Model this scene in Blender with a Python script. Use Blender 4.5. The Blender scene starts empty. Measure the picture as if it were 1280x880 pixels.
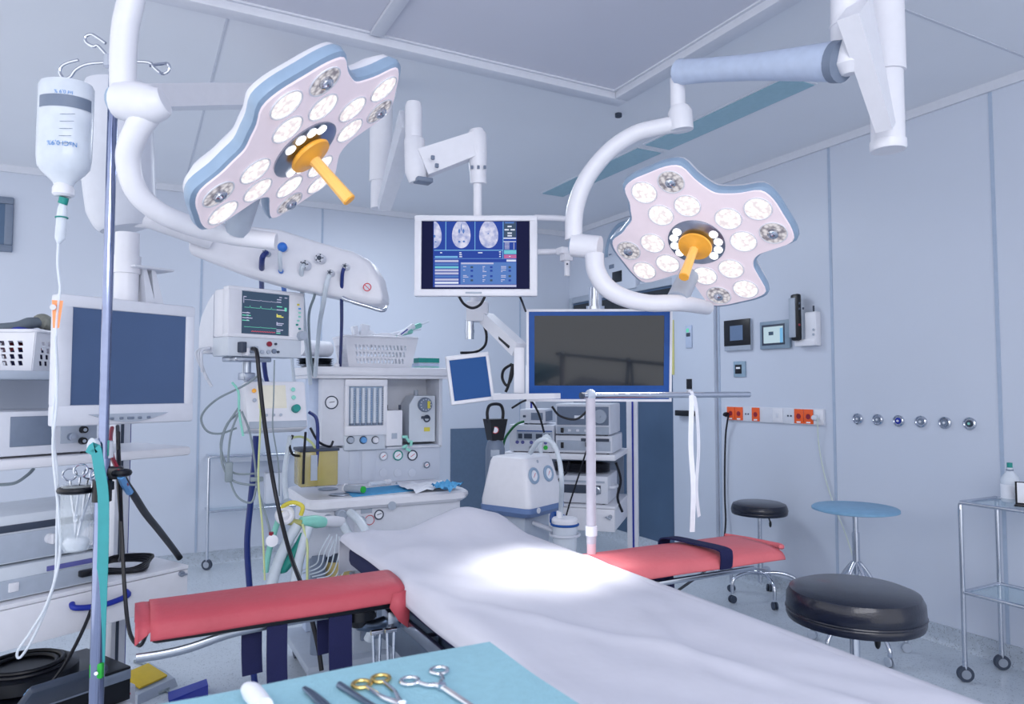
import bpy, bmesh, math, random
from mathutils import Vector as V, Matrix
random.seed(7)
SC = bpy.context.scene
COL = SC.collection
R_ = math.radians
PI = math.pi

# ------------------------------------------------------------------ camera
CH = 1.4
HEAD, PIT, FOC = R_(27.9), R_(2.82), 893.0
CAM = V((0, 0, CH))
FW = V((math.sin(HEAD) * math.cos(PIT), math.cos(HEAD) * math.cos(PIT), math.sin(PIT)))
RT = V((math.cos(HEAD), -math.sin(HEAD), 0))
UP = RT.cross(FW)
cd = bpy.data.cameras.new('camera'); cam = bpy.data.objects.new('camera', cd); COL.objects.link(cam)
cam.matrix_world = Matrix((( RT.x, UP.x, -FW.x, 0), (RT.y, UP.y, -FW.y, 0), (RT.z, UP.z, -FW.z, CH), (0, 0, 0, 1)))
cd.sensor_width = 36; cd.lens = FOC / 1280 * 36; cd.clip_start = .05
cd.dof.use_dof = True; cd.dof.focus_distance = 3.0; cd.dof.aperture_fstop = 5.6
SC.camera = cam

def ray(x, y): return FW + RT * ((x - 640) / FOC) + UP * ((440 - y) / FOC)
def at(x, y, d): return CAM + ray(x, y) * d
def atz(x, y, z):
    r = ray(x, y); return CAM + r * ((z - CH) / r.z)
def atx(x, y, X):
    r = ray(x, y); return CAM + r * (X / r.x)
def aty(x, y, Y):
    r = ray(x, y); return CAM + r * (Y / r.y)

# ------------------------------------------------------------------ materials
def lin(c):
    return tuple((v / 12.92 if v <= .04045 else ((v + .055) / 1.055) ** 2.4) for v in c)
def mat(name, col, rough=.4, metal=0, emit=None, es=0, alpha=1, trans=0, var=.04, scale=30, bump=0, bscale=120, ior=1.45, coat=0, speck=None, spec=None):
    m = bpy.data.materials.new(name); m.use_nodes = True
    nt = m.node_tree; n = nt.nodes; b = n['Principled BSDF']
    c = lin(col)
    tc = n.new('ShaderNodeTexCoord')
    nz = n.new('ShaderNodeTexNoise'); nz.inputs['Scale'].default_value = scale; nz.inputs['Detail'].default_value = 3
    nt.links.new(tc.outputs['Object'], nz.inputs['Vector'])
    rp = n.new('ShaderNodeValToRGB')
    rp.color_ramp.elements[0].position = .3; rp.color_ramp.elements[1].position = .7
    rp.color_ramp.elements[0].color = tuple(v * (1 - var) for v in c) + (1,)
    rp.color_ramp.elements[1].color = tuple(min(1, v * (1 + var)) for v in c) + (1,)
    nt.links.new(nz.outputs['Fac'], rp.inputs['Fac'])
    out = rp.outputs['Color']
    if speck:
        vo = n.new('ShaderNodeTexVoronoi'); vo.inputs['Scale'].default_value = speck[0]
        nt.links.new(tc.outputs['Object'], vo.inputs['Vector'])
        r2 = n.new('ShaderNodeValToRGB'); r2.color_ramp.interpolation = 'LINEAR'
        r2.color_ramp.elements[0].position = speck[1]; r2.color_ramp.elements[1].position = speck[1] + .08
        r2.color_ramp.elements[0].color = (1, 1, 1, 1); r2.color_ramp.elements[1].color = (0, 0, 0, 1)
        nt.links.new(vo.outputs['Distance'], r2.inputs['Fac'])
        n2 = n.new('ShaderNodeTexNoise'); n2.inputs['Scale'].default_value = speck[0] * .31
        nt.links.new(tc.outputs['Object'], n2.inputs['Vector'])
        gt = n.new('ShaderNodeMath'); gt.operation = 'GREATER_THAN'; gt.inputs[1].default_value = .5
        nt.links.new(n2.outputs['Fac'], gt.inputs[0])
        ml = n.new('ShaderNodeMath'); ml.operation = 'MULTIPLY'
        nt.links.new(r2.outputs['Color'], ml.inputs[0]); nt.links.new(gt.outputs[0], ml.inputs[1])
        mx = n.new('ShaderNodeMix'); mx.data_type = 'RGBA'
        nt.links.new(ml.outputs[0], mx.inputs['Factor']); nt.links.new(out, mx.inputs['A'])
        mx.inputs['B'].default_value = lin(speck[2]) + (1,)
        out = mx.outputs['Result']
    nt.links.new(out, b.inputs['Base Color'])
    b.inputs['Roughness'].default_value = rough; b.inputs['Metallic'].default_value = metal
    b.inputs['Alpha'].default_value = alpha; b.inputs['IOR'].default_value = ior
    b.inputs['Transmission Weight'].default_value = trans
    b.inputs['Coat Weight'].default_value = coat
    if spec is not None: b.inputs['Specular IOR Level'].default_value = spec
    if emit:
        b.inputs['Emission Color'].default_value = lin(emit) + (1,)
        b.inputs['Emission Strength'].default_value = es
    if bump:
        n3 = n.new('ShaderNodeTexNoise'); n3.inputs['Scale'].default_value = bscale
        nt.links.new(tc.outputs['Object'], n3.inputs['Vector'])
        bp = n.new('ShaderNodeBump'); bp.inputs['Strength'].default_value = bump; bp.inputs['Distance'].default_value = .01
        nt.links.new(n3.outputs['Fac'], bp.inputs['Height']); nt.links.new(bp.outputs['Normal'], b.inputs['Normal'])
    return m
M = {}
M['wall'] = mat('wall_enamel', (.785, .815, .872), .38, var=.02, scale=1.2)
M['ceil'] = mat('ceiling_enamel', (.885, .90, .93), .45, var=.02, scale=1.0)
M['ceil_in'] = mat('laminar_field_panel', (.80, .81, .86), .5, var=.02, scale=1.0)
M['seam'] = mat('panel_seam', (.655, .715, .80), .6)
M['cseam'] = mat('ceiling_seam', (.79, .81, .855), .6)
M['floor'] = mat('terrazzo_floor', (.74, .775, .815), .35, var=.05, scale=3, speck=(130, .22, (.42, .47, .54)))
M['base'] = mat('terrazzo_base', (.68, .72, .77), .4, var=.08, scale=40, speck=(150, .26, (.42, .44, .48)))
M['white'] = mat('white_paint', (.88, .885, .915), .35, var=.015)
M['white2'] = mat('white_plastic', (.83, .845, .885), .4, var=.02)
M['offw'] = mat('offwhite_device', (.80, .83, .87), .45, var=.02)
M['lgrey'] = mat('light_grey_plastic', (.66, .70, .76), .45, var=.03)
M['grey'] = mat('grey_plastic', (.45, .50, .58), .45, var=.04)
M['dgrey'] = mat('dark_grey', (.22, .26, .33), .5)
M['black'] = mat('black_plastic', (.02, .035, .08), .35)
M['cable'] = mat('black_rubber', (.02, .03, .085), .45)
M['navy'] = mat('navy_fabric', (.05, .075, .27), .75, bump=.2, bscale=300)
M['bluehose'] = mat('blue_hose', (.10, .18, .45), .4)
M['sky'] = mat('sky_blue_hose', (.20, .45, .80), .4)
M['clearhose'] = mat('white_hose', (.84, .88, .92), .3, alpha=.85)
M['greycab'] = mat('grey_cable', (.52, .57, .60), .5)
M['yelcab'] = mat('yellow_green_cable', (.78, .82, .60), .5)
M['chrome'] = mat('chrome', (.80, .82, .86), .13, 1, var=.03)
M['poleC'] = mat('pole_chrome', (.56, .60, .72), .12, 1, var=.05)
M['steel'] = mat('brushed_steel', (.66, .69, .74), .28, 1, var=.06)
M['dsteel'] = mat('dark_steel', (.40, .46, .54), .35, 1, var=.06)
M['bluegrey'] = mat('blue_grey_rim', (.56, .65, .75), .3, var=.04)
M['armblue'] = mat('pale_blue_arm', (.72, .775, .87), .35)
M['face'] = mat('lamp_face', (.82, .77, .80), .3, emit=(.88, .83, .87), es=.42, var=.02)
M['orange'] = mat('orange_handle', (.93, .66, .24), .35, var=.05, emit=(.93, .62, .2), es=.12)  # weak glow put in the material to brighten the flange, not a lamp
M['orangel'] = mat('pale_orange_grip', (.97, .76, .42), .3, emit=(.97, .7, .3), es=.15)  # grip colour carries a weak glow too, lifting its brightness
M['red'] = mat('red_rubber_cloth', (.71, .29, .34), .55, var=.05, scale=8, bump=.15, bscale=60)
M['sheet'] = mat('white_sheet', (.81, .815, .86), .8, var=.015, scale=6, bump=.25, bscale=14)
M['teal'] = mat('teal_drape', (.59, .775, .83), .8, var=.04, scale=60, bump=.2, bscale=200)
M['padblue'] = mat('blue_pad', (.28, .62, .82), .7)
M['leather'] = mat('black_leather', (.03, .065, .15), .3, var=.1, coat=.3, bump=.08, bscale=200)
M['bluewood'] = mat('blue_seat', (.48, .645, .77), .5, var=.06)
M['glass'] = mat('shelf_glass', (.72, .84, .90), .06, alpha=.3)
M['clear'] = mat('clear_plastic', (.90, .94, .97), .08, alpha=.30)
M['clear2'] = mat('frosted_plastic', (.90, .93, .97), .2, alpha=.72)
M['liquid'] = mat('saline', (.80, .87, .94), .1, alpha=.55)
M['amber'] = mat('amber_jar', (.74, .68, .38), .15, alpha=.66)
M['soda'] = mat('soda_lime', (.78, .70, .45), .4, alpha=.9)
M['scrdark'] = mat('dark_screen', (.30, .38, .52), .3, var=.05, scale=3, spec=.15)
M['scrblue'] = mat('blue_screen', (.12, .25, .45), .4, var=.05, scale=3, emit=(.16, .32, .54), es=.45, spec=.1)
M['scrbig'] = mat('big_screen', (.05, .09, .13), .1, var=.05, scale=3, spec=.55, coat=.3)
M['bezblue'] = mat('blue_bezel', (.11, .31, .60), .3, var=.05, spec=.3)
M['green'] = mat('green_plastic', (.16, .70, .25), .4)
M['tealgreen'] = mat('teal_green', (.12, .55, .52), .5, var=.05)
M['tealstrap'] = mat('teal_strap', (.24, .62, .64), .6)
M['mint'] = mat('mint_pack', (.55, .83, .77), .4)
M['bag'] = mat('green_bag', (.08, .50, .46), .35)
M['yellow'] = mat('yellow', (.84, .79, .30), .5)
M['ypedal'] = mat('yellow_pedal', (.80, .68, .16), .5)
M['blue'] = mat('blue_plastic', (.10, .18, .60), .4)
M['lblue'] = mat('light_blue', (.38, .62, .85), .4)
M['purple'] = mat('violet_stripe', (.36, .37, .62), .4)
M['redb'] = mat('red_button', (.55, .12, .2), .4)
M['socket'] = mat('orange_socket', (.93, .37, .15), .4)
M['clampor'] = mat('orange_clamp', (.97, .62, .42), .4)
M['tealglass'] = mat('teal_glass', (.56, .72, .78), .25, var=.04)
M['darkopen'] = mat('dark_opening', (.30, .39, .50), .3, .3, var=.1, scale=1.5)
M['doorleaf'] = mat('door_leaf', (.77, .805, .865), .38, var=.02, scale=1.2)
M['pgrey'] = mat('grey_wall_panel', (.36, .44, .54), .5)
M['wood'] = mat('brush', (.38, .42, .46), .7)
M['brown'] = mat('brown', (.30, .18, .20), .5)
M['paper'] = mat('paper', (.93, .94, .97), .7)
M['gold'] = mat('gold_plated', (.80, .70, .45), .25, 1)
M['txt'] = mat('print_blue', (.18, .50, .78), .5)
M['txtg'] = mat('print_grey', (.35, .42, .50), .5)
M['pred'] = mat('print_red', (.80, .25, .30), .5)
def emis(name, c, s): return mat(name, tuple(v * .3 for v in c), .5, emit=c, es=s, var=0, spec=.1)
M['e_white'] = emis('screen_white', (.86, .89, .97), .9)
M['e_lav'] = emis('screen_lavender', (.78, .79, .92), .8)
M['e_navy'] = emis('screen_navy', (.08, .10, .30), .55)
M['e_blue'] = emis('screen_royal', (.17, .29, .66), .8)
M['e_mid'] = emis('screen_mid', (.36, .52, .80), .8)
M['e_sky'] = emis('screen_sky', (.48, .72, .90), .9)
M['e_cyan'] = emis('screen_cyan', (.45, .78, .85), .9)
M['e_pink'] = emis('screen_pink', (.75, .42, .62), .9)
M['e_green'] = emis('trace_green', (.45, .85, .75), .9)
M['e_yel'] = emis('trace_yellow', (.92, .90, .45), .9)
M['e_red'] = emis('trace_red', (.85, .35, .42), .9)
M['e_dark'] = emis('screen_slate', (.30, .39, .50), .6)
M['e_pale'] = emis('screen_pale', (.78, .88, .93), .8)
def lampmat(name, lo, hi, s):
    m = emis(name, (1, 1, 1), s); nt = m.node_tree; n = nt.nodes; b = n['Principled BSDF']
    tc = n.new('ShaderNodeTexCoord'); vo = n.new('ShaderNodeTexVoronoi'); vo.inputs['Scale'].default_value = 70
    nt.links.new(tc.outputs['Object'], vo.inputs['Vector'])
    rp = n.new('ShaderNodeValToRGB'); rp.color_ramp.elements[0].color = lin(hi) + (1,); rp.color_ramp.elements[1].color = lin(lo) + (1,)
    rp.color_ramp.elements[0].position = .3; rp.color_ramp.elements[1].position = .8
    nt.links.new(vo.outputs['Distance'], rp.inputs['Fac']); nt.links.new(rp.outputs['Color'], b.inputs['Emission Color'])
    return m
M['lamp'] = lampmat('lit_reflector', (.86, .82, .84), (1, .995, .98), 1.15)
M['lampdim'] = lampmat('dim_reflector', (.52, .50, .55), (.93, .91, .93), .8)
M['led'] = emis('led', (1, 1, 1), 2.0)
def brain():
    m = emis('scan_slice', (.8, .8, .9), .9); nt = m.node_tree; n = nt.nodes; b = n['Principled BSDF']
    tc = n.new('ShaderNodeTexCoord'); nz = n.new('ShaderNodeTexNoise'); nz.inputs['Scale'].default_value = 45; nz.inputs['Detail'].default_value = 5
    nt.links.new(tc.outputs['Object'], nz.inputs['Vector'])
    rp = n.new('ShaderNodeValToRGB'); rp.color_ramp.elements[0].color = lin((.62, .66, .84)) + (1,); rp.color_ramp.elements[1].color = lin((.88, .88, .96)) + (1,)
    rp.color_ramp.elements[0].position = .35; rp.color_ramp.elements[1].position = .65
    nt.links.new(nz.outputs['Fac'], rp.inputs['Fac']); nt.links.new(rp.outputs['Color'], b.inputs['Emission Color'])
    return m
M['brain'] = brain()

# ------------------------------------------------------------------ geometry builder
def catmull(pts, res=8, closed=False):
    pts = [V(p) for p in pts]; n = len(pts)
    if n < 3: return pts
    out = []
    segs = n if closed else n - 1
    for i in range(segs):
        if closed: p0, p1, p2, p3 = pts[(i - 1) % n], pts[i], pts[(i + 1) % n], pts[(i + 2) % n]
        else: p0, p1, p2, p3 = pts[max(i - 1, 0)], pts[i], pts[i + 1], pts[min(i + 2, n - 1)]
        for k in range(res):
            t = k / res
            out.append(.5 * ((2 * p1) + (p2 - p0) * t + (2 * p0 - 5 * p1 + 4 * p2 - p3) * t * t + (3 * p1 - p0 - 3 * p2 + p3) * t ** 3))
    if not closed: out.append(pts[-1])
    return out
def basis(ax):
    ax = V(ax).normalized()
    t = V((0, 0, 1)) if abs(ax.z) < .9 else V((1, 0, 0))
    x = t.cross(ax).normalized(); y = ax.cross(x)
    return x, y, ax

class G:
    def __init__(s): s.v, s.f, s.m, s.mi = [], [], [], 0
    def raw(s, vs, fs):
        o = len(s.v); s.v += [V(p) for p in vs]
        for q in fs: s.f.append([o + i for i in q]); s.m.append(s.mi)
        return s
    def box(s, c, sz, b=0, R=None, seg=2):
        c = V(c); R = R or Matrix.Identity(3)
        if b > 0:
            bm = bmesh.new(); bmesh.ops.create_cube(bm, size=1)
            for v in bm.verts: v.co = V((v.co.x * sz[0], v.co.y * sz[1], v.co.z * sz[2]))
            bmesh.ops.bevel(bm, geom=bm.edges[:], offset=min(b, min(sz) * .49), segments=seg, profile=.5, affect='EDGES')
            bm.verts.index_update()
            s.raw([c + R @ v.co for v in bm.verts], [[v.index for v in f.verts] for f in bm.faces]); bm.free()
        else:
            h = [x / 2 for x in sz]
            vs = [c + R @ V((a * h[0], d * h[1], e * h[2])) for a in (-1, 1) for d in (-1, 1) for e in (-1, 1)]
            s.raw(vs, [(0, 1, 3, 2), (4, 6, 7, 5), (0, 4, 5, 1), (2, 3, 7, 6), (0, 2, 6, 4), (1, 5, 7, 3)])
        return s
    def bx(s, x0, x1, y0, y1, z0, z1, b=0):
        return s.box(((x0 + x1) / 2, (y0 + y1) / 2, (z0 + z1) / 2), (abs(x1 - x0), abs(y1 - y0), abs(z1 - z0)), b)
    def hexa(s, vs):   # 8 verts: bottom 0-3, top 4-7
        return s.raw(vs, [(0, 3, 2, 1), (4, 5, 6, 7), (0, 1, 5, 4), (1, 2, 6, 5), (2, 3, 7, 6), (3, 0, 4, 7)])
    def tube(s, pts, r, n=10, res=6, smooth=True, closed=False, cap=True, flat=1.0, up=None):
        P = catmull(pts, res, closed) if smooth else [V(p) for p in pts]
        N = len(P)
        if callable(r): rr = [r(i / (N - 1)) for i in range(N)]
        elif isinstance(r, (list, tuple)):
            rr = []
            for i in range(N):
                t = i / (N - 1) * (len(r) - 1); k = min(int(t), len(r) - 2); rr.append(r[k] + (r[k + 1] - r[k]) * (t - k))
        else: rr = [r] * N
        T = []
        for i in range(N):
            a = P[(i - 1) % N] if closed else P[max(i - 1, 0)]; b = P[(i + 1) % N] if closed else P[min(i + 1, N - 1)]
            d = b - a; T.append(d.normalized() if d.length > 1e-9 else (T[-1] if T else V((0, 0, 1))))
        if up is not None:
            x = V(up); x = (x - T[0] * x.dot(T[0])).normalized()
        else: x = basis(T[0])[0]
        vs = []
        for i in range(N):
            x = x - T[i] * x.dot(T[i])
            x = x.normalized() if x.length > 1e-6 else basis(T[i])[0]
            y = T[i].cross(x)
            for k in range(n):
                a = 2 * PI * k / n; vs.append(P[i] + (x * math.cos(a) + y * math.sin(a) * flat) * rr[i])
        fs = []
        for i in range(N if closed else N - 1):
            j = (i + 1) % N
            for k in range(n): fs.append((i * n + k, i * n + (k + 1) % n, j * n + (k + 1) % n, j * n + k))
        if cap and not closed: fs += [tuple(range(n))[::-1], tuple((N - 1) * n + k for k in range(n))]
        return s.raw(vs, fs)
    def cyl(s, a, b, r, r1=None, n=20):
        return s.tube([a, b], [r, r if r1 is None else r1], n=n, smooth=False)
    def strip(s, pts, w, wd, th=.002, res=6):   # flat band
        P = catmull(pts, res); wd = V(wd).normalized(); vs = []; N = len(P)
        for i in range(N):
            t = (P[min(i + 1, N - 1)] - P[max(i - 1, 0)]).normalized(); x = (wd - t * wd.dot(t)).normalized(); nn = t.cross(x)
            for a, b in ((-1, -1), (1, -1), (1, 1), (-1, 1)): vs.append(P[i] + x * (a * w / 2) + nn * (b * th / 2))
        fs = [(i * 4 + k, i * 4 + (k + 1) % 4, i * 4 + 4 + (k + 1) % 4, i * 4 + 4 + k) for i in range(N - 1) for k in range(4)]
        fs += [(3, 2, 1, 0), tuple((N - 1) * 4 + k for k in range(4))]
        return s.raw(vs, fs)
    def lathe(s, prof, o, ax=(0, 0, 1), n=32):
        x, y, z = basis(ax); o = V(o); vs = []; fs = []; K = len(prof)
        for r, h in prof:
            for k in range(n):
                a = 2 * PI * k / n; vs.append(o + z * h + (x * math.cos(a) + y * math.sin(a)) * max(r, 1e-4))
        for i in range(K - 1):
            for k in range(n): fs.append((i * n + k, i * n + (k + 1) % n, (i + 1) * n + (k + 1) % n, (i + 1) * n + k))
        fs += [tuple(range(n))[::-1], tuple((K - 1) * n + k for k in range(n))]
        return s.raw(vs, fs)
    def prism(s, poly, f, h0, h1):   # f: (x,y,h)->point
        n = len(poly); vs = [f(x, y, h0) for x, y in poly] + [f(x, y, h1) for x, y in poly]
        fs = [tuple(range(n))[::-1], tuple(range(n, 2 * n))] + [(i, (i + 1) % n, n + (i + 1) % n, n + i) for i in range(n)]
        return s.raw(vs, fs)
    def ell(s, c, r, n=16, m=10):
        c = V(c); r = r if isinstance(r, (tuple, list)) else (r, r, r); vs = []; fs = []
        for i in range(m + 1):
            t = PI * i / m
            for k in range(n):
                a = 2 * PI * k / n; q = max(math.sin(t), 1e-3)
                vs.append(c + V((r[0] * q * math.cos(a), r[1] * q * math.sin(a), r[2] * math.cos(t))))
        for i in range(m):
            for k in range(n): fs.append((i * n + k, (i + 1) * n + k, (i + 1) * n + (k + 1) % n, i * n + (k + 1) % n))
        return s.raw(vs, fs)
    def torus(s, c, ax, Rr, r, n=28, k=8):
        x, y, z = basis(ax); c = V(c)
        return s.tube([c + (x * math.cos(2 * PI * i / n) + y * math.sin(2 * PI * i / n)) * Rr for i in range(n)], r, n=k, smooth=False, closed=True)

def build(name, g, mats, parent=None, Mi=None, label=None):
    me = bpy.data.meshes.new(name)
    vs = [Mi @ v for v in g.v] if Mi is not None else g.v
    me.from_pydata([tuple(v) for v in vs], [], g.f)
    mats = mats if isinstance(mats, (list, tuple)) else [mats]
    for m in mats: me.materials.append(M[m] if isinstance(m, str) else m)
    bm = bmesh.new(); bm.from_mesh(me)
    for f, i in zip(bm.faces, g.m): f.material_index = i
    bmesh.ops.recalc_face_normals(bm, faces=bm.faces[:])
    for f in bm.faces: f.smooth = True
    bm.to_mesh(me); bm.free()
    me.set_sharp_from_angle(angle=R_(38))
    o = bpy.data.objects.new(name, me); COL.objects.link(o)
    if parent is not None: o.parent = parent
    if label: o['label'] = label
    return o
def tag(o, label, cat, group=None, kind=None):
    if label: o['label'] = label
    if cat: o['category'] = cat
    if group: o['group'] = group
    if kind: o['kind'] = kind
    return o
def struct(name, g, m):
    o = build(name, g, m); o['kind'] = 'structure'; return o

class T:   # a thing: an Empty at its base, parts below it
    def __init__(s, name, label, cat, loc, deg=0, group=None):
        s.o = bpy.data.objects.new(name, None); COL.objects.link(s.o); s.o.empty_display_size = .05
        s.W = Matrix.Translation(V(loc)) @ Matrix.Rotation(R_(deg), 4, 'Z')
        s.I = s.W.inverted(); s.o.matrix_world = s.W
        s.o.location = V(loc); s.o.rotation_euler = (0, 0, R_(deg))
        tag(s.o, label, cat, group)
    def part(s, name, g, m, parent=None, world=False, label=None):   # geometry in thing coordinates unless world
        return build(name, g, m, parent or s.o, s.I if world else None, label)
    def px(s, x, y, yy=0.0):      # where a sight line meets the thing's own plane y = yy
        o = s.I @ CAM; r = (s.I.to_3x3() @ ray(x, y)); t = (yy - o.y) / r.y; p = o + r * t
        return p.x, p.z
    def rect(s, g, x0, y0, x1, y1, yy, dep, b=0):   # box whose front (at yy) spans the two pixel corners
        a, z1 = s.px(x0, y0, yy); c, z0 = s.px(x1, y1, yy)
        return g.bx(a, c, yy, yy + dep, z0, z1, b)
def single(name, label, cat, g, m, loc, group=None):   # a thing that is one mesh, origin at loc
    o = build(name, g, m, None, Matrix.Translation(-V(loc))); o.location = V(loc)
    return tag(o, label, cat, group)
def textmesh(g, txt, size, fn, h=.0004):   # lettering added to g; fn maps (x,y,h)->point
    cu = bpy.data.curves.new('t', 'FONT'); cu.body = txt; cu.size = size; cu.align_x = 'CENTER'; cu.align_y = 'CENTER'
    ob = bpy.data.objects.new('t', cu); COL.objects.link(ob)
    dg = bpy.context.evaluated_depsgraph_get(); me = ob.evaluated_get(dg).to_mesh()
    g.raw([fn(v.co.x, v.co.y, h) for v in me.vertices], [list(p.vertices) for p in me.polygons])
    ob.evaluated_get(dg).to_mesh_clear(); bpy.data.objects.remove(ob); bpy.data.curves.remove(cu)

# ================================================================== ROOM
XW, YB, ZC = 3.95, 6.2, 3.0
XL, YR = -2.6, -2.6
struct('floor', G().bx(XL, XW, YR, YB, -.06, 0), 'floor')
struct('ceiling', G().bx(XL, XW + .1, YR, YB + .1, ZC, ZC + .06), 'ceil')
struct('wall_back', G().bx(XL, XW, YB, YB + .1, 0, ZC), 'wall')
struct('wall_right', G().bx(XW, XW + .1, YR, YB + .1, 0, ZC), 'wall')
def cove(name, horiz):
    g = G()
    prof = [(0, .1), (.012, .1), (.014, .03), (.02, .012), (.035, 0), (0, 0)]
    if horiz: g.prism(prof, lambda x, y, h: V((h, YB - x, y)), XL, XW)
    else: g.prism(prof, lambda x, y, h: V((XW - x, h, y)), YR, YB)
    struct(name, g, 'base')
cove('baseboard_back', True); cove('baseboard_right', False)
tn = [0]
def trim(g, m):
    tn[0] += 1; return struct('trim_%d' % tn[0], g, m)
trim(G().bx(XL, XW, YB - .02, YB, ZC - .05, ZC), 'white2')          # cornice strips
trim(G().bx(XW - .02, XW, YR, YB - .02, ZC - .05, ZC), 'white2')
# wall panel joints
for px in (250, 401, 650):
    p = aty(px, 430, YB); trim(G().bx(p.x - .008, p.x + .008, YB - .004, YB, .1, ZC - .05), 'seam')
for px in (899, 1041, 1248):
    p = atx(px, 430, XW); trim(G().bx(XW - .004, XW, p.y - .009, p.y + .009, .1, ZC - .05), 'seam')
# laminar field in the ceiling with its white frame
cx, cy = atz(773, 133, ZC - .05).x, atz(773, 133, ZC - .05).y
trim(G().bx(-1.6, cx, YR, cy, ZC - .012, ZC), 'ceil_in')
trim(G().bx(-1.6, cx, cy - .085, cy, ZC - .055, ZC - .012, .006).bx(-1.6, cx, cy - .1, cy + .012, ZC - .02, ZC - .001), 'white2')
trim(G().bx(cx - .085, cx, YR, cy - .086, ZC - .055, ZC - .012, .006).bx(cx - .1, cx + .012, YR, cy - .1, ZC - .02, ZC - .001), 'white2')
dv = atz(462, 50, ZC).x
trim(G().bx(dv - .03, dv + .03, YR, cy - .1, ZC - .03, ZC - .012, .004), 'white2')
for px, py in ((1131, 12), ):
    p = atz(px, py, ZC); trim(G().bx(p.x - .1, XW - .02, p.y - .006, p.y + .006, ZC - .003, ZC), 'cseam')
p = atz(272, 70, ZC); trim(G().bx(p.x - .006, p.x + .006, cy + .02, YB - .02, ZC - .003, ZC), 'cseam')
# window at far left of the back wall
a, b = aty(18, 248, YB), aty(18, 316, YB)
wz1, wz0, wx1 = a.z, b.z, a.x
wo = struct('window_1', G().bx(wx1 - .62, wx1 - .05, YB - .012, YB - .001, wz0 + .05, wz1 - .05), 'darkopen')
fr = G()
fr.bx(wx1 - .68, wx1, YB - .03, YB - .001, wz1 - .05, wz1, .006).bx(wx1 - .68, wx1, YB - .03, YB - .001, wz0, wz0 + .05, .006)
fr.bx(wx1 - .05, wx1, YB - .03, YB - .001, wz0 + .05, wz1 - .05, .006).bx(wx1 - .68, wx1 - .63, YB - .03, YB - .001, wz0 + .05, wz1 - .05, .006)
f1 = build('window_frame', fr, 'grey', wo)
# dark slab painted as the unlit room behind the doorway; pale leaf beside
ya, yb, yc = atx(718, 480, XW).y, atx(848, 480, XW).y, atx(898, 480, XW).y
zd = atx(780, 360, XW).z
d1 = struct('door_1', G().bx(XW - .012, XW - .001, yb, ya, .01, zd - .06), 'darkopen')
g = G(); g.bx(XW - .03, XW - .001, yb, ya, zd - .06, zd, .004).bx(XW - .03, XW - .001, ya, ya + .05, .01, zd, .004)
build('door_frame', g, 'lgrey', d1)
g = G(); g.bx(XW - .016, XW - .0125, yb + .02, ya - .02, zd - .22, zd - .08); build('glazed_strip', g, 'scrbig', d1)
d2 = struct('door_2', G().bx(XW - .035, XW - .001, yc + .008, yb + .03, .01, zd + .2, .004), 'doorleaf')
def RW(px, py, off=0): p = atx(px, py, XW - off); return p.y, p.z
y0, z0 = RW(865, 516); g = G(); g.bx(XW - .085, XW - .07, y0 - .11, y0 + .11, z0 - .025, z0 + .02, .006)
for s in (-.08, .08): g.bx(XW - .072, XW - .034, y0 + s - .015, y0 + s + .015, z0 - .02, z0 + .015)
build('door_handle', g, 'black', d2)
y0, z0 = RW(866, 480); build('lock_plate', G().bx(XW - .042, XW - .034, y0 - .03, y0 + .03, z0 - .04, z0 + .04, .003), 'black', d2)
# grey panel let into back wall
a, b = aty(563, 536, YB), aty(612, 640, YB)
trim(G().bx(a.x, a.x + .42, YB - .012, YB - .001, .1, a.z), 'pgrey')

# ------------------------------------------------------------------ ceiling fittings
for i, (X0, X1, Y0, Y1, lb) in enumerate(((2.94, 3.14, 2.52, 3.68, 'long teal glass ceiling panel above grey lamp arm, nearer the room front'),
                                           (2.94, 3.14, 3.76, 5.02, 'teal glass ceiling panel behind curved white lamp tube, farther from camera'))):
    t = T('ceiling_panel', lb, 'ceiling light', ((X0 + X1) / 2, (Y0 + Y1) / 2, ZC))
    w, h = (X1 - X0) / 2, (Y1 - Y0) / 2
    t.part('frame', G().bx(-w - .012, w + .012, -h - .012, h + .012, -.006, 0), 'white2')
    t.part('glass_pane', G().bx(-w, w, -h, h, -.01, -.006), 'tealglass')
p = atz(773, 142, ZC); single('ceiling_sensor', 'tiny dark round sensor on ceiling by the white frame corner', 'sensor', G().cyl(p, p - V((0, 0, .02)), .02), 'dgrey', p)

# ================================================================== SURGICAL LIGHTS
def beam(g, A, B, ha, hb, wa, wb, b=0):
    d = (B - A); s = V((d.y, -d.x, 0)).normalized(); u = s.cross(d).normalized()
    if u.z < 0: u = -u
    vs = []
    for p, h, w in ((A, ha, wa), (B, hb, wb)):
        vs += [p - s * w - u * h, p + s * w - u * h, p + s * w + u * h, p - s * w + u * h]
    n0 = len(g.v); g.raw(vs, [(0, 1, 2, 3), (7, 6, 5, 4), (0, 4, 5, 1), (1, 5, 6, 2), (2, 6, 7, 3), (3, 7, 4, 0)])
def head_frame(px, py, d, tilt, pd):
    c = at(px, py, d); v = (c - CAM).normalized(); q = RT * pd[0] - UP * pd[1]; q -= v * q.dot(v); q.normalize()
    n = -v * math.cos(R_(tilt)) + q * math.sin(R_(tilt)); x = V((0, 0, 1)).cross(n).normalized(); y = n.cross(x)
    return c, n, x, y
CONC = (.255, .268, .208, .228)       # notch depth after each lobe
def lobe(k):
    p, q = CONC[k - 1], CONC[k]
    return [(-45, p), (-36, p * 1.06), (-28.5, .5 * (.345 + p)), (-21, .354), (-12, .361), (0, .355), (12, .361), (21, .354), (28.5, .5 * (.345 + q)), (36, q * 1.06)]
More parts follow.
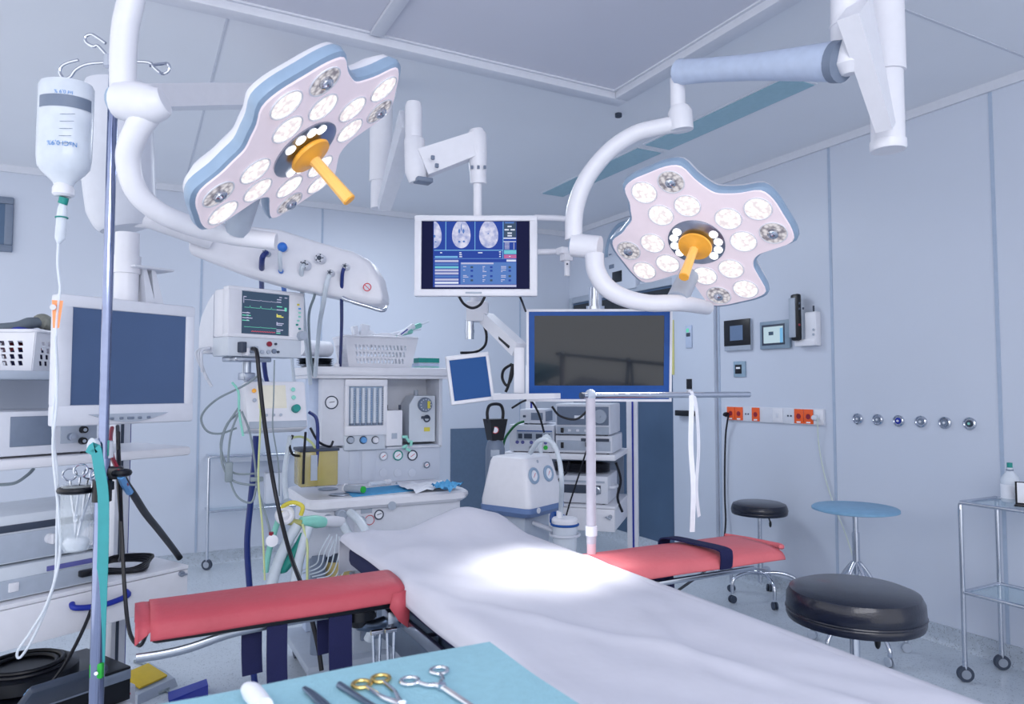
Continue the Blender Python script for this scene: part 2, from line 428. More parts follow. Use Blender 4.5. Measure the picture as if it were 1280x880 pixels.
def surgical_head(t, fr, psi):
    c, n, x, y = fr
    def P(r, a, h): return c + (x * math.cos(R_(a)) + y * math.sin(R_(a))) * r + n * h
    def out(sc, h):
        return catmull([P(r * sc, psi + 90 * k + a, h) for k in range(4) for a, r in lobe(k)], 3, True)
    def loft(g, rings):
        N = len(rings[0]); vs = [p for r in rings for p in r]
        fs = [(i * N + k, i * N + (k + 1) % N, (i + 1) * N + (k + 1) % N, (i + 1) * N + k) for i in range(len(rings) - 1) for k in range(N)]
        return g.raw(vs, fs)
    def cap(g, ring, ctr):
        N = len(ring); return g.raw(ring + [ctr], [(k, (k + 1) % N, N) for k in range(N)])
    g = G(); loft(g, [out(.985, -.03), out(.96, -.048), out(.86, -.068), out(.6, -.088), out(.3, -.098)]); cap(g, out(.3, -.098), P(0, 0, -.1))
    t.part('back_shell', g, 'white', world=True)
    g = G(); loft(g, [out(.965, .002), out(1.0, -.004), out(1.006, -.018), out(.985, -.033)]); t.part('rim', g, 'bluegrey', world=True)
    g = G(); loft(g, [out(.97, 0), out(.955, .006), out(.5, .008)]); cap(g, out(.5, .008), P(0, 0, .008)); t.part('face_plate', g, 'face', world=True)
    for k in range(4):
        for a, r, dim in ((-19.2, .174, 0), (19.2, .174, 0), (11.8, .285, 0), (-11.8, .285, 1)):
            q = P(r, psi + 90 * k + a, .008)
            g = G(); g.mi = 0; g.lathe([(.0, .003), (.043, .003), (.047, .0)], q, n, 24)
            g.mi = 1; g.torus(q + n * .002, n, .0475, .0025, 24, 6)
            if dim: g.mi = 2; g.lathe([(.02, 0), (.019, .01), (.012, .016), (0.001, .018)], q + n * .003, n, 14)
            t.part('lamp', g, ['lampdim' if dim else 'lamp', 'white', 'chrome'], world=True)
    t.part('center_disc', G().lathe([(.106, .006), (.108, .013), (.1, .016), (0, .016)], c, n, 40), 'steel', world=True)
    for a in (128, 152, 178, 204, 22, -4, -30, -56):
        t.part('led', G().lathe([(.0165, 0), (.0165, .003), (0, .003)], P(.085, a, .016), n, 14), 'led', world=True)
    h = t.part('handle', G().lathe([(.03, 0), (.058, .006), (.064, .013), (.062, .02), (.035, .024), (.024, .032), (0, .032)], c + n * .018, n, 36), 'orange', world=True)
    g = G(); g.mi = 0; g.lathe([(.019, 0), (.0165, .01), (.0165, .05), (.0185, .13), (.0195, .15)], c + n * .045, n, 8)
    g.mi = 1; g.lathe([(.0195, 0), (.0185, .004), (0, .005)], c + n * .195, n, 8)
    t.part('grip', g, ['orangel', 'orange'], h, world=True)
    return P
# --- right light
fr = head_frame(871.3, 300.8, 2.7, 44.1, (math.cos(1.92), math.sin(1.92)))
col = at(1108, 100, 2.3)
t = T('surgical_light', 'white four-lobed surgical lamp nearer the right wall, facing viewer, on pale grey arm', 'surgical lamp', (col.x, col.y, ZC))
P = surgical_head(t, fr, 11.2); RL = fr
bz = at(1110, 185, 2.3).z
g = G(); g.cyl((col.x, col.y, bz + .24), (col.x, col.y, ZC), .058); g.cyl((col.x, col.y, bz + .02), (col.x, col.y, bz + .25), .05)
g.lathe([(.05, .02), (.054, .018), (.054, -.005), (.05, -.012), (0, -.012)], (col.x, col.y, bz)); t.part('ceiling_column', g, 'white', world=True)
A, B = at(1107, 160, 2.2), at(1068, 10, 2.04)
g = G(); beam(g, A, B, .022, .07, .024, .03); t.part('spring_arm', g, 'white', world=True)
J0, J1 = at(1057, -75, 2.12), at(1060, 82, 2.12)
g = G(); g.tube([J0, at(1057, 30, 2.12), J1, at(1061, 93, 2.12)], [.042, .042, .045, .02], n=18, smooth=False); g.torus(at(1057, 32, 2.12), (0, 0, 1), .042, .003); t.part('joint', g, 'white', world=True)
E0, E1 = at(1046, 77, 2.13), at(850, 90, 2.66)
g = G(); g.tube([E0, E0.lerp(E1, .25), E0.lerp(E1, .5), E0.lerp(E1, .8), E1], [.06, .05, .043, .042, .047], n=16); t.part('extension_arm', g, 'armblue', world=True)
t.part('arm_collar', G().cyl(E0.lerp(E1, -.03), E0.lerp(E1, .012), .061), 'grey', world=True)
D0, D1 = at(847, 98, 2.68), at(848, 160, 2.68)
g = G(); g.cyl(D0, D1, .028); g.tube([at(850, 133, 2.68), at(850, 140, 2.68), at(852, 163, 2.68)], [.034, .045, .044], smooth=False, n=16); t.part('swivel', g, 'white', world=True)
g = G(); g.tube([at(x, y, d) for x, y, d in ((858, 153, 2.68), (825, 159, 2.7), (792, 168, 2.72), (760, 190, 2.74), (733, 224, 2.76), (719, 262, 2.77), (717, 300, 2.77))], [.032, .032, .032, .032, .033, .034, .034], n=14); t.part('upper_tube', g, 'white', world=True)
g = G(); g.tube([at(716, 306, 2.77), at(734, 308, 2.75), at(750, 309, 2.73)], [.046, .045, .043], smooth=False, n=18); t.part('yoke_joint', g, 'white', world=True)
t.part('joint_cap', G().lathe([(.042, 0), (.036, .006), (0, .008)], at(716, 306, 2.77), at(716, 306, 2.77) - at(750, 309, 2.73)), 'bluegrey', world=True)
piv = P(.2, 242, -.05)
g = G(); g.tube([at(x, y, d) for x, y, d in ((743, 318, 2.73), (745, 338, 2.72), (757, 358, 2.71), (780, 372, 2.7), (812, 379, 2.69), (850, 379, 2.7), (884, 385, 2.9))], [.036, .036, .036, .034, .032, .032, .028], n=14); t.part('lower_tube', g, 'white', world=True)
g = G(); g.tube([at(846, 376, 2.71), piv, P(.14, 242, -.055)], [.042, .04, .046], n=16, smooth=False); t.part('head_bracket', g, 'lgrey', world=True)
# --- left light
fr = head_frame(378.6, 183.8, 2.0, 68.4, (math.cos(.852), math.sin(.852)))
top = at(172, -45, 1.95)
t = T('surgical_light', 'white four-lobed surgical lamp at upper left, seen from the side on curved tube', 'surgical lamp', (top.x, top.y, ZC))
P = surgical_head(t, fr, 74); LL = fr
g = G(); g.lathe([(.09, 0), (.09, -.03), (.05, -.05), (.04, -.07)], (top.x, top.y, ZC), (0, 0, 1)); t.part('ceiling_plate', g, 'white', world=True)
g = G(); g.tube([V((top.x, top.y, ZC - .05)), top, at(164, 0, 1.95), at(157, 32, 1.95), at(154, 70, 1.95), at(154, 118, 1.95)], .034, n=16); t.part('upper_tube', g, 'white', world=True)
g = G(); g.tube([at(150, 126, 1.95), at(172, 128, 1.94), at(192, 130, 1.93), at(206, 126, 1.93)], [.05, .054, .05, .035], n=18); t.part('yoke_joint', g, 'white', world=True)
t.part('joint_cap', G().lathe([(.045, -.01), (.04, .008), (.02, .018), (0, .02)], at(150, 125, 1.94), at(150, 125, 1.9) - at(168, 126, 1.96)), 'bluegrey', world=True)
piv = P(.2, 297, -.05)
g = G(); g.tube([at(x, y, d) for x, y, d in ((188, 138, 1.94), (170, 165, 1.95), (160, 198, 1.97), (170, 238, 2.0), (200, 266, 2.05), (245, 284, 2.12), (295, 295, 2.18), (345, 302, 2.2))], [.036, .033, .032, .031, .030, .030, .030, .026], n=16); t.part('lower_tube', g, 'white', world=True)
g = G(); g.tube([at(296, 288, 2.17), piv, P(.13, 297, -.06)], [.036, .038, .04], n=16, smooth=False); t.part('head_bracket', g, 'lgrey', world=True)

# ================================================================== CEILING SUPPLY PENDANT (left)
cb = at(148, 200, 2.55)
t = T('ceiling_supply_pendant', 'white ceiling supply unit with gas outlet console, behind left surgical lamp', 'medical pendant', (at(392, 118, 3.75).x, at(392, 118, 3.75).y, ZC))
c2 = at(392, 120, 3.75)
t.part('ceiling_column', G().cyl((c2.x, c2.y, c2.z - .06), (c2.x, c2.y, ZC), .07), 'white', world=True)
A, B = at(118, 120, 2.6), c2
g = G(); dxy = (B - A).normalized(); side = V((dxy.y, -dxy.x, 0)).normalized()
beam(g, at(112, 124, 2.62), at(240, 121, 3.05), .042, .046, .07, .07); beam(g, at(239, 121, 3.05), c2, .046, .05, .07, .07)
t.part('upper_beam', g, 'white', world=True)
g = G(); cA = at(146, 104, 2.62); cB = at(152, 282, 2.62)
g.tube([cA, at(146, 130, 2.62), at(147, 200, 2.62), at(152, 262, 2.62), at(156, 286, 2.62)], [.105, .12, .128, .122, .085], n=20, flat=.8, up=RT); t.part('drop_housing', g, 'white2', world=True)
L0, L1 = at(188, 274, 2.62), at(262, 300, 2.78)
g = G(); g.tube([at(165, 272, 2.62), L0, L1], [.035, .035, .035], smooth=False, n=12); t.part('link', g, 'white', world=True)
# console: tapered box between two ends
def ctop(px): return 268 + (px - 238) * (50 / 217.)
g = G()
prof = [(238, 286, 318), (300, 281, 342), (350, 287, 356), (400, 303, 367), (440, 314, 376), (462, 325, 381), (474, 345, 381), (479, 368, 377)]
rings = []
for i, (px, y0, y1) in enumerate(prof):
    d = 2.78 + (px - 238) / 241. * .36
    a, b = at(px, y0, d), at(px, y1, d); k = FW * .16; k.z = 0; e = V((0, 0, .012 if i < 7 else .004))
    rings.append([b, b + (a - b) * .12 - k * .12, b + (a - b) * .85 - k * .12, a, a + k, b + k])
vs = [p for r in rings for p in r]; n = 6
fs = [(i * n + k, i * n + (k + 1) % n, (i + 1) * n + (k + 1) % n, (i + 1) * n + k) for i in range(len(rings) - 1) for k in range(n)] + [tuple(range(n)), tuple((len(rings) - 1) * n + k for k in range(n))]
g.raw(vs, fs)
con = t.part('console', g, 'white', world=True)
mod = con.modifiers.new('bevel', 'BEVEL'); mod.width = .012; mod.segments = 3; mod.limit_method = 'ANGLE'; mod.angle_limit = R_(35)
def cpt(px, py, off=.02): d = 2.78 + (px - 238) / 241. * .36; return at(px, py, d - off)
nf = -FW; nf.z = 0; nf.normalize()
for px, py, r in ((332, 316, .012), (353, 309, .016), (381, 331, .02), (400, 323, .02), (413, 341, .013), (432, 333, .013)):
    q = cpt(px, py, .045 if px > 340 else .045)
    g = G(); g.mi = 0; g.lathe([(r, -.03), (r, .006), (r * .8, .012), (0, .012)], q, nf, 18); g.mi = 1; g.lathe([(r * .5, 0), (r * .5, .014), (0, .014)], q, nf, 10)
    for k in range(5):
        a = k * 2 * PI / 5; x, y, z = basis(nf); g.lathe([(r * .16, 0), (r * .16, .0135), (0, .0135)], q + (x * math.cos(a) + y * math.sin(a)) * r * .72, nf, 6)
    t.part('gas_outlet', g, ['white2' if px > 340 else 'lgrey', 'dgrey'], con, world=True)
q = cpt(459, 359, .05)
g = G(); g.torus(q, nf, .016, .0022, 24, 6); x, y, z = basis(nf); g.tube([q - x * .011 + y * .011, q + x * .011 - y * .011], .0018, smooth=False, n=6); t.part('warning_sticker', g, 'pred', con, world=True, label='red circle sticker with a slash')
g = G(); g.tube([at(428, 372, 3.02), at(440, 377, 3.02), at(460, 383, 3.04), at(478, 388, 3.05), at(482, 384, 3.1)], .009); t.part('rail_handle', g, 'chrome', con, world=True)

# hoses from the console
def cable(name, label, cat, pts, r, m, n=8, group=None):
    P3 = [p if isinstance(p, V) else at(*p) for p in pts]
    return single(name, label, cat, G().tube(P3, r, n=n), m, P3[-1], group)
cable('gas_hose', 'dark blue gas hose hanging from leftmost console outlet behind patient monitor', 'hose', [(333, 316, 2.82), (328, 322, 2.8), (327, 338, 2.92), (327, 352, 3.12), (328, 385, 3.42), (332, 470, 3.5), (352, 520, 3.55)], .011, 'bluehose')
h = cable('gas_hose', 'pale hose with bright blue plug and sleeve hanging behind patient monitor', 'hose', [(353, 309, 2.87), (350, 318, 2.86), (351, 338, 2.92), (354, 355, 3.12), (358, 388, 3.42), (366, 460, 3.5), (372, 520, 3.55)], .008, 'clearhose')
g = G(); g.ell(at(353, 309, 2.86), .02, 12, 8); build('plug', g, 'sky', h, Matrix.Translation(-h.location), 'bright blue plug')
g = G(); g.tube([at(351, 338, 2.918), at(354, 355, 3.118), at(356, 370, 3.28)], .0105, n=8); build('sleeve', g, 'sky', h, Matrix.Translation(-h.location), 'bright blue sleeve')
for pts, m, r, lb in (([(381, 331, 2.95), (377, 338, 2.94), (378, 368, 3.15), (382, 420, 3.45), (388, 480, 3.62)], 'clearhose', .010, 'white hose with long connector, hanging from third console outlet'),
                      ([(413, 341, 3.0), (409, 352, 2.99), (404, 380, 3.06), (399, 410, 3.3), (394, 470, 3.55)], 'clearhose', .010, 'white hose slanting down left from fifth console outlet'),
                      ([(432, 333, 3.03), (428, 342, 3.02), (427, 372, 3.1), (427, 408, 3.4), (425, 465, 3.9)], 'bluehose', .008, 'dark blue hose dropping from last console outlet behind white basket'),
                      ([(396, 352, 3.06), (393, 370, 3.08), (386, 395, 3.2), (388, 440, 3.5), (392, 470, 3.58)], 'greycab', .006, 'thin grey hose behind the patient monitor top right corner')):
    cable('gas_hose', lb, 'hose', pts, r, m)

# ================================================================== MONITORS
# left monitor, hanging from the drop housing
mw = atz(236, 705, .70)     # front right corner of the endoscopy cart
a = at(70, 450, 2.2)
tm = T('display_monitor', 'large beige-white 4:3 monitor with dark screen, behind the drip stand', 'monitor', (at(157, 450, 2.34).x, at(157, 450, 2.34).y, at(157, 535, 2.34).z), 28)
x0, z1 = tm.px(73, 368); x1, _ = tm.px(245, 383); _, z0 = tm.px(157, 532)
z1 = tm.px(160, 375)[1]; z0 = tm.px(160, 530)[1]
g = G(); bz = .045; sx0 = tm.px(91, 450)[0]; sx1 = tm.px(232, 450)[0]; sz1 = tm.px(160, 390)[1]; sz0 = tm.px(160, 505)[1]
g.bx(x0, x1, 0, .05, sz1, z1, .008).bx(x0, x1, 0, .05, z0, sz0, .008).bx(x0, sx0, 0, .05, sz0 - .005, sz1 + .005, .008).bx(sx1, x1, 0, .05, sz0 - .005, sz1 + .005, .008)
g.bx(x0 + .02, x1 - .02, .045, .1, z0 + .03, z1 - .02, .02)
tm.part('housing', g, 'white2'); tm.part('screen', G().bx(sx0 - .003, sx1 + .003, .006, .02, sz0 - .003, sz1 + .003), 'scrdark')
g = G(); xm = (x0 + x1) / 2
g.prism([(xm - .13 + .26 * i / 12, z0 + .035 - .028 * math.sin(PI * i / 12)) for i in range(13)], lambda x, y, h: V((x, h, y)), -.006, .01); tm.part('button_strip', g, 'lgrey')
for k in range(5): tm.part('button', G().box((xm - .06 + .03 * k, -.008, z0 + .02), (.012 if k != 2 else .022, .006, .008), .002), 'grey')
pole = tm.I @ at(158, 300, 2.45); g = G()
g.cyl((pole.x, .09, z1 - .05), (pole.x, .09, (tm.I @ at(158, 292, 2.45)).z + .0), .038); g.cyl((pole.x, .09, z1 + .1), (pole.x, .09, z1 + .16), .044)
g.box((pole.x, .09, z1 - .04), (.26, .07, .1), .02)
tm.part('mount_pole', g, 'white')
g = G(); pz = (tm.I @ at(170, 335, 2.45)).z; g.box((pole.x + .06, .07, pz), (.14, .1, .008), .003)
for s in (.05, .08): g.hexa([V((pole.x + s, .05, z1 - .01)), V((pole.x + s + .035, .05, z1 - .01)), V((pole.x + s + .035, .11, z1 - .01)), V((pole.x + s, .11, z1 - .01)), V((pole.x + s - .015, .05, pz)), V((pole.x + s - .003, .05, pz)), V((pole.x + s - .003, .11, pz)), V((pole.x + s - .015, .11, pz))])
tm.part('mount_bracket', g, 'white2')

# middle monitor arm + monitor with the head scan
ca = at(476, 200, 3.7); t = T('ceiling_boom', 'white jointed ceiling arm carrying the lit scan monitor', 'monitor arm', (ca.x, ca.y, ZC), -27.9)
zb = at(476, 262, 3.7).z; zm = at(476, 228, 3.7).z
g = G(); g.cyl((ca.x, ca.y, zm), (ca.x, ca.y, ZC), .058); g.cyl((ca.x, ca.y, zb), (ca.x, ca.y, zm), .05); t.part('ceiling_column', g, 'white', world=True)
A, B = at(480, 258, 3.55), at(512, 150, 3.12); g = G(); beam(g, A, B, .028, .055, .03, .04); t.part('spring_arm', g, 'white2', world=True)
g = G(); g.tube([at(517, 128, 3.08), at(517, 134, 3.08), at(517, 172, 3.08), at(518, 176, 3.08), at(520, 215, 3.06), at(522, 228, 3.06)], [.03, .037, .037, .045, .048, .036], smooth=False, n=18); t.part('elbow_joint', g, 'white', world=True)
t.part('joint_cover', G().box(at(529, 226, 3.04), (.07, .06, .02), .004), 'grey', world=True)
A, B = at(528, 205, 3.06), at(598, 180, 3.12); g = G(); beam(g, A, B, .058, .05, .035, .035); t.part('extension_arm', g, 'white', world=True)
g = G(); g.tube([at(595, 162, 3.12), at(596, 168, 3.12), at(597, 192, 3.12), at(598, 228, 3.12)], [.03, .042, .042, .034], smooth=False, n=18)
g.cyl(at(598, 222, 3.12), at(598, 230, 3.12), .036); t.part('end_joint', g, 'white', world=True)
for px in (590, 598, 606): t.part('screw', G().box(at(px, 209, 3.08), (.009, .008, .014)), 'grey', world=True)
for px, py in ((541, 197), (546, 207)): t.part('screw', G().box(at(px, py, 3.0), (.016, .012, .018), .003), 'grey', world=True)
t.part('drop_pole', G().cyl(at(597, 226, 3.12), at(597, 285, 3.12), .019), 'white', world=True)

dM = 3.05
m0 = at(595, 368, dM); tm = T('display_monitor', 'white widescreen monitor showing bright blue head scans', 'monitor', m0, -27.9)
g = G(); X0, Z1 = tm.px(518, 269); X1, Z0 = tm.px(672, 370); s0, t1 = tm.px(527, 276); s1, t0 = tm.px(662, 361)
g.bx(X0, X1, 0, .04, t1, Z1, .006).bx(X0, X1, 0, .04, Z0, t0, .006).bx(X0, s0, 0, .04, t0 - .004, t1 + .004, .006).bx(s1, X1, 0, .04, t0 - .004, t1 + .004, .006).bx(X0 + .02, X1 - .02, .035, .07, Z0 + .01, Z1 - .01, .015)
tm.part('housing', g, 'white')
tm.part('screen', G().bx(s0 - .002, s1 + .002, .006, .02, t0 - .002, t1 + .002), 'e_navy')
SM = ['e_blue', 'brain', 'e_navy', 'e_sky', 'e_mid', 'e_white', 'e_lav', 'e_cyan', 'e_pink', 'e_dark']
g = G()
def zq(zx0, zy0, zx1, zy1, mi, k):     # rectangle given in the 1280x880 close-up of the screen
    x0, y0, x1, y1 = 520 + zx0 / 8, 265 + zy0 / 8, 520 + zx1 / 8, 265 + zy1 / 8
    a, z1 = tm.px(x0, y0); b, z0 = tm.px(x1, y1); g.mi = mi
    yy = .0055 - k * .0003
    g.raw([(a, yy, z0), (b, yy, z0), (b, yy, z1), (a, yy, z1)], [(0, 1, 2, 3)])
def ze(zx, zy, rx, ry, mi, k, half=False, egg=.12):
    pts = []; yy = .0055 - k * .0003; g.mi = mi
    for i in range(36):
        a = 2 * PI * i / 36; q = 1 + egg * math.sin(a)
        X = zx + rx * math.cos(a) * q; Y = zy + ry * math.sin(a)
        if half: X = max(X, 178)
        u, w = tm.px(520 + X / 8, 265 + max(Y, 92) / 8); pts.append((u, yy, w))
    g.raw(pts, [tuple(range(36))])
zq(172, 92, 1005, 750, 0, 0)
for x0, x1 in ((176, 292), (300, 582), (592, 866)): zq(x0, 96, x1, 372, 0, 1)
ze(180, 225, 75, 135, 1, 3, True); ze(452, 218, 92, 142, 1, 3); ze(727, 218, 95, 140, 1, 3)
for x, y, rx, ry in ((432, 190, 10, 22), (474, 190, 10, 22), (432, 295, 12, 10), (478, 293, 12, 10), (452, 150, 4, 40), (722, 215, 8, 6), (185, 240, 9, 14), (195, 296, 10, 6)): ze(x, y, rx, ry, 4, 5, egg=0)
for x in (294, 586, 868): zq(x, 92, x + 6, 376, 3, 2)
zq(180, 376, 870, 384, 3, 2); zq(180, 460, 1000, 468, 4, 2); zq(865, 376, 872, 468, 3, 2)
zq(188, 438, 416, 456, 3, 2)
for x, y, w in ((240, 400, 20), (432, 400, 22), (432, 420, 26), (432, 440, 28), (620, 400, 44), (830, 392, 20), (832, 415, 16), (832, 438, 16)): zq(x, y, x + w, y + 10, 5, 2)
zq(880, 96, 1002, 250, 9, 1)
for x, y, w in ((890, 98, 90), (915, 135, 42), (885, 168, 44), (945, 168, 44), (915, 202, 44), (915, 228, 44)): zq(x, y, x + w, y + 14, 5 if y > 100 else 4, 2)
zq(875, 254, 1000, 266, 5, 2); zq(875, 290, 1000, 298, 5, 2)
for k in range(7): zq(886, 304 + k * 10, 934, 309 + k * 10, 6, 2)
zq(976, 304, 982, 372, 6, 2)
zq(880, 378, 1003, 418, 7, 2); zq(880, 424, 1003, 462, 8, 2); zq(930, 438, 946, 446, 5, 3)
for k in range(8):
    zq(188, 478 + k * 31, 424, 478 + k * 31 + 21, (6, 4, 7, 6, 6, 4, 6, 5)[k], 2)
zq(440, 476, 900, 494, 0, 1); zq(905, 474, 1000, 494, 5, 2)
zq(444, 500, 1002, 720, 4, 1); zq(450, 504, 775, 520, 6, 2)
for bx_ in (470, 665, 850):
    for k, y in enumerate((540, 555, 575, 590, 630, 645, 672, 688)):
        if bx_ == 470 and k in (1, 3): continue
        zq(bx_, y, bx_ + random.randint(12, 60), y + 8, 6, 2)
    for y in (540, 575, 630, 672): zq(bx_ + 75, y, bx_ + 100, y + 20, 0 if random.random() < .6 else 9, 3)
zq(188, 726, 1003, 748, 6, 2)
tm.part('scan_image', g, SM)
g = G(); a, z = tm.px(595, 371)
tm.part('brand_strip', G().box((tm.px(592, 366)[0], -.001, tm.px(592, 366)[1]), (.07, .003, .008), .001), 'lgrey')
g = G(); g.tube([at(668, 272, 3.1), at(700, 273, 3.12), at(714, 277, 3.13), at(720, 295, 3.13), at(714, 311, 3.13), at(700, 314, 3.12), at(668, 315, 3.1)], .013, n=10); hl = tm.part('handle_loop', g, 'white', world=True)
g = G(); g.box(at(706, 314, 3.05), (.06, .05, .03), .006); g.box(at(708, 322, 3.05), (.045, .04, .03), .005); g.cyl(at(709, 326, 3.05), at(709, 345, 3.05), .012); hc = tm.part('handle_clamp', g, 'white', hl, world=True)
tm.part('handle_screw', G().cyl(at(709, 330, 3.03), at(709, 330, 3.01), .004), 'dgrey', hl, world=True)
cable('monitor_cable', 'black cable looping under the lit scan monitor', 'cable', [(574, 371, 3.08), (580, 380, 3.07), (590, 385, 3.06), (600, 381, 3.07), (606, 371, 3.08)], .006, 'cable')
cable('monitor_cable', 'short black cable from scan monitor down to big flat monitor', 'cable', [(650, 371, 3.08), (653, 378, 3.12), (657, 389, 3.28)], .005, 'cable')

# big flat monitor on the right
dB = 3.3
m0 = at(748, 503, dB); tm = T('display_monitor', 'large flat monitor with blue bezel and dark reflective screen', 'monitor', m0, -27.9)
g = G(); X0, Z1 = tm.px(658, 387); X1, Z0 = tm.px(839, 502); s0, t1 = tm.px(661, 390); s1, t0 = tm.px(836, 499)
g.bx(X0, X1, 0, .05, t1, Z1).bx(X0, X1, 0, .05, Z0, t0).bx(X0, s0, 0, .05, t0, t1).bx(s1, X1, 0, .05, t0, t1).bx(X0 + .01, X1 - .01, .03, .07, Z0 + .01, Z1 - .01, .01)
tm.part('housing', g, 'white')
r0, q1 = tm.px(668, 395); r1, q0 = tm.px(829, 482)
g = G(); g.bx(s0, s1, .004, .02, q1, t1).bx(s0, s1, .004, .02, t0, q0).bx(s0, r0, .004, .02, q0, q1).bx(r1, s1, .004, .02, q0, q1); tm.part('bezel', g, 'bezblue')
tm.part('screen', G().bx(r0, r1, .007, .02, q0, q1), 'scrbig')
g = G(); a = tm.px(744, 386)[0]; zt = tm.px(744, 360)[1]; g.cyl((a, .04, Z1 - .01), (a, .04, zt), .03); g.cyl((a, .04, Z1), (a, .04, Z1 + .014), .042); tm.part('mount_post', g, 'chrome')
tm.o.rotation_euler = (R_(6.5), 0, R_(-29.3))
# swivel arm carrying it and the small tilted monitor
t = T('monitor_swivel_arm', 'white spring arm with hanging bracket, left of big flat monitor', 'monitor arm', at(597, 402, 3.62), -27.9)
g = G(); g.box(at(597, 390, 3.62), (.11, .1, .1), .008, Matrix.Rotation(R_(-27.9), 3, 'Z')); t.part('head_block', g, 'white', world=True)
g = G(); g.cyl(at(595, 372, 3.7), at(595, 385, 3.7), .03); g.cyl(at(595, 310, 3.72), at(595, 378, 3.72), .026); t.part('support_tube', g, 'white', world=True)
g = G(); g.cyl(at(587, 400, 3.6), at(587, 424, 3.6), .022); g.cyl(at(587, 412, 3.6), at(587, 416, 3.6), .024); t.part('chrome_end', g, 'chrome', world=True)
g = G(); beam(g, at(608, 398, 3.6), at(649, 437, 3.38), .03, .035, .03, .03); t.part('spring_arm', g, 'white', world=True)
g = G(); beam(g, at(612, 408, 3.57), at(640, 434, 3.4), .006, .006, .02, .02); t.part('arm_slot', g, 'black', world=True)
g = G(); g.box(at(649, 463, 3.36), (.05, .04, .215), .004, Matrix.Rotation(R_(-27.9), 3, 'Z')); t.part('hanger_plate', g, 'white', world=True)
g = G(); beam(g, at(620, 496, 3.38), at(697, 495, 3.12), .014, .012, .02, .02); t.part('cross_bar', g, 'white', world=True)
cable('monitor_cable', 'black cable hanging from spring arm to small tilted monitor', 'cable', [(604, 404, 3.6), (608, 418, 3.6), (606, 432, 3.58), (594, 440, 3.55), (576, 441, 3.5)], .007, 'cable')
cable('monitor_cable', 'tangled black cable loop beside the white hanger plate', 'cable', [(640, 455, 3.5), (630, 462, 3.5), (628, 473, 3.48), (634, 482, 3.47), (640, 470, 3.46), (641, 455, 3.46), (636, 480, 3.46), (632, 490, 3.46)], .007, 'cable')
# small tilted monitor
mz = at(592, 503, 3.4); tm = T('display_monitor', 'small tilted monitor with plain blue screen beside anaesthesia machine', 'monitor', mz, -27.9 + 12)
Rm = Matrix.Rotation(R_(-7), 3, 'Y') @ Matrix.Rotation(R_(-6), 3, 'X')
def tb(g, x0, x1, y0, y1, z0, z1, b=.004):
    c = V(((x0 + x1) / 2, (y0 + y1) / 2, (z0 + z1) / 2)); return g.box(Rm @ c, (x1 - x0, y1 - y0, z1 - z0), b, Rm)
g = G(); w, hh = .105, .235
tb(g, -w, w, 0, .03, hh - .022, hh); tb(g, -w, w, 0, .03, 0, .018); tb(g, -w, -w + .016, 0, .03, .01, hh - .01); tb(g, w - .016, w, 0, .03, .01, hh - .01); tb(g, -w + .01, w - .01, .02, .05, .01, hh - .01, .01)
tm.part('housing', g, 'white'); g = G(); tb(g, -w + .014, w - .014, .004, .02, .016, hh - .02, 0); tm.part('screen', g, 'scrblue')
g = G(); g.tube([Rm @ V((0, .045, .06)), V((.08, .06, .03)), V((.14, .03, .03))], .014); tm.part('mount', g, 'white')

# ================================================================== PATIENT MONITOR + VENTILATOR MONITOR
t = T('patient_monitor', 'white patient monitor with lit vital sign traces, on anaesthesia machine arm', 'medical monitor', at(330, 447, 2.95), 20)
g = G(); X0, Z1 = t.px(286, 358); X1, Z0 = t.px(380, 424); Z1 = t.px(330, 361)[1]; Z0 = t.px(330, 423)[1]
s0 = t.px(303, 390)[0]; s1 = t.px(362, 390)[0]; q1 = t.px(330, 364 + 2)[1]; q0 = t.px(330, 418)[1]
g.bx(X0, X1, 0, .05, q1, Z1, .006).bx(X0, X1, 0, .05, Z0, q0, .006).bx(X0, s0, 0, .05, q0 - .004, q1 + .004, .006).bx(s1, X1, 0, .05, q0 - .004, q1 + .004, .006)
g.bx(X0 + .004, X1 - .01, .04, .14, Z0, Z1 - .006, .012)
t.part('housing', g, 'white')
g = G(); 
g.prism([(.14, Z0 - .06), (.14, Z1 - .02), (.19, Z1 - .05), (.25, Z1 - .11), (.27, Z1 - .16), (.27, Z0 - .06)], lambda x, y, h: V((h, x, y)), X0 + .006, X1 - .03); t.part('rear_housing', g, 'white2')
g = G(); g.bx(s0 - .002, s1 + .002, .006, .02, q0 - .002, q1 + .002); t.part('screen', g, 'e_dark')
g = G(); sw, sh = s1 - s0, q1 - q0
def st(x, z, w, h, mi):
    g.mi = mi; yy = .0052; a = s0 + x * sw; b = q0 + z * sh
    g.raw([(a, yy, b), (a + w * sw, yy, b), (a + w * sw, yy, b + h * sh), (a, yy, b + h * sh)], [(0, 1, 2, 3)])
for z, mi in ((.80, 0), (.62, 1), (.16, 1)):
    pts = []
    for k in range(60):
        u = k / 59; bl = (.05 if abs((u * 3) % 1 - .5) < .04 else 0) * (1 if z == .62 else .3)
        pts.append((s0 + (.05 + .68 * u) * sw, .005, q0 + (z + bl) * sh))
    g.mi = mi; g.tube([V(p) for p in pts], .0008, n=4, smooth=False)
pts = [V((s0 + (.2 + .5 * k / 30) * sw, .005, q0 + (.05 + .012 * (k % 3)) * sh)) for k in range(31)]; g.mi = 3; g.tube(pts, .0012, n=4, smooth=False)
for k, z in enumerate((.86, .80, .69, .61, .47, .44, .28, .24, .12, .08, .04)):
    st(.73, z, random.uniform(.08, .2), .022, (0, 0, 1, 0, 2, 2, 0, 0, 0, 0, 1)[k])
st(.9, .60, .05, .09, 1); st(.73, .44, .02, .08, 2); st(.73, .24, .02, .08, 0); st(.78, .92, .06, .02, 0); st(.9, .92, .06, .02, 0)
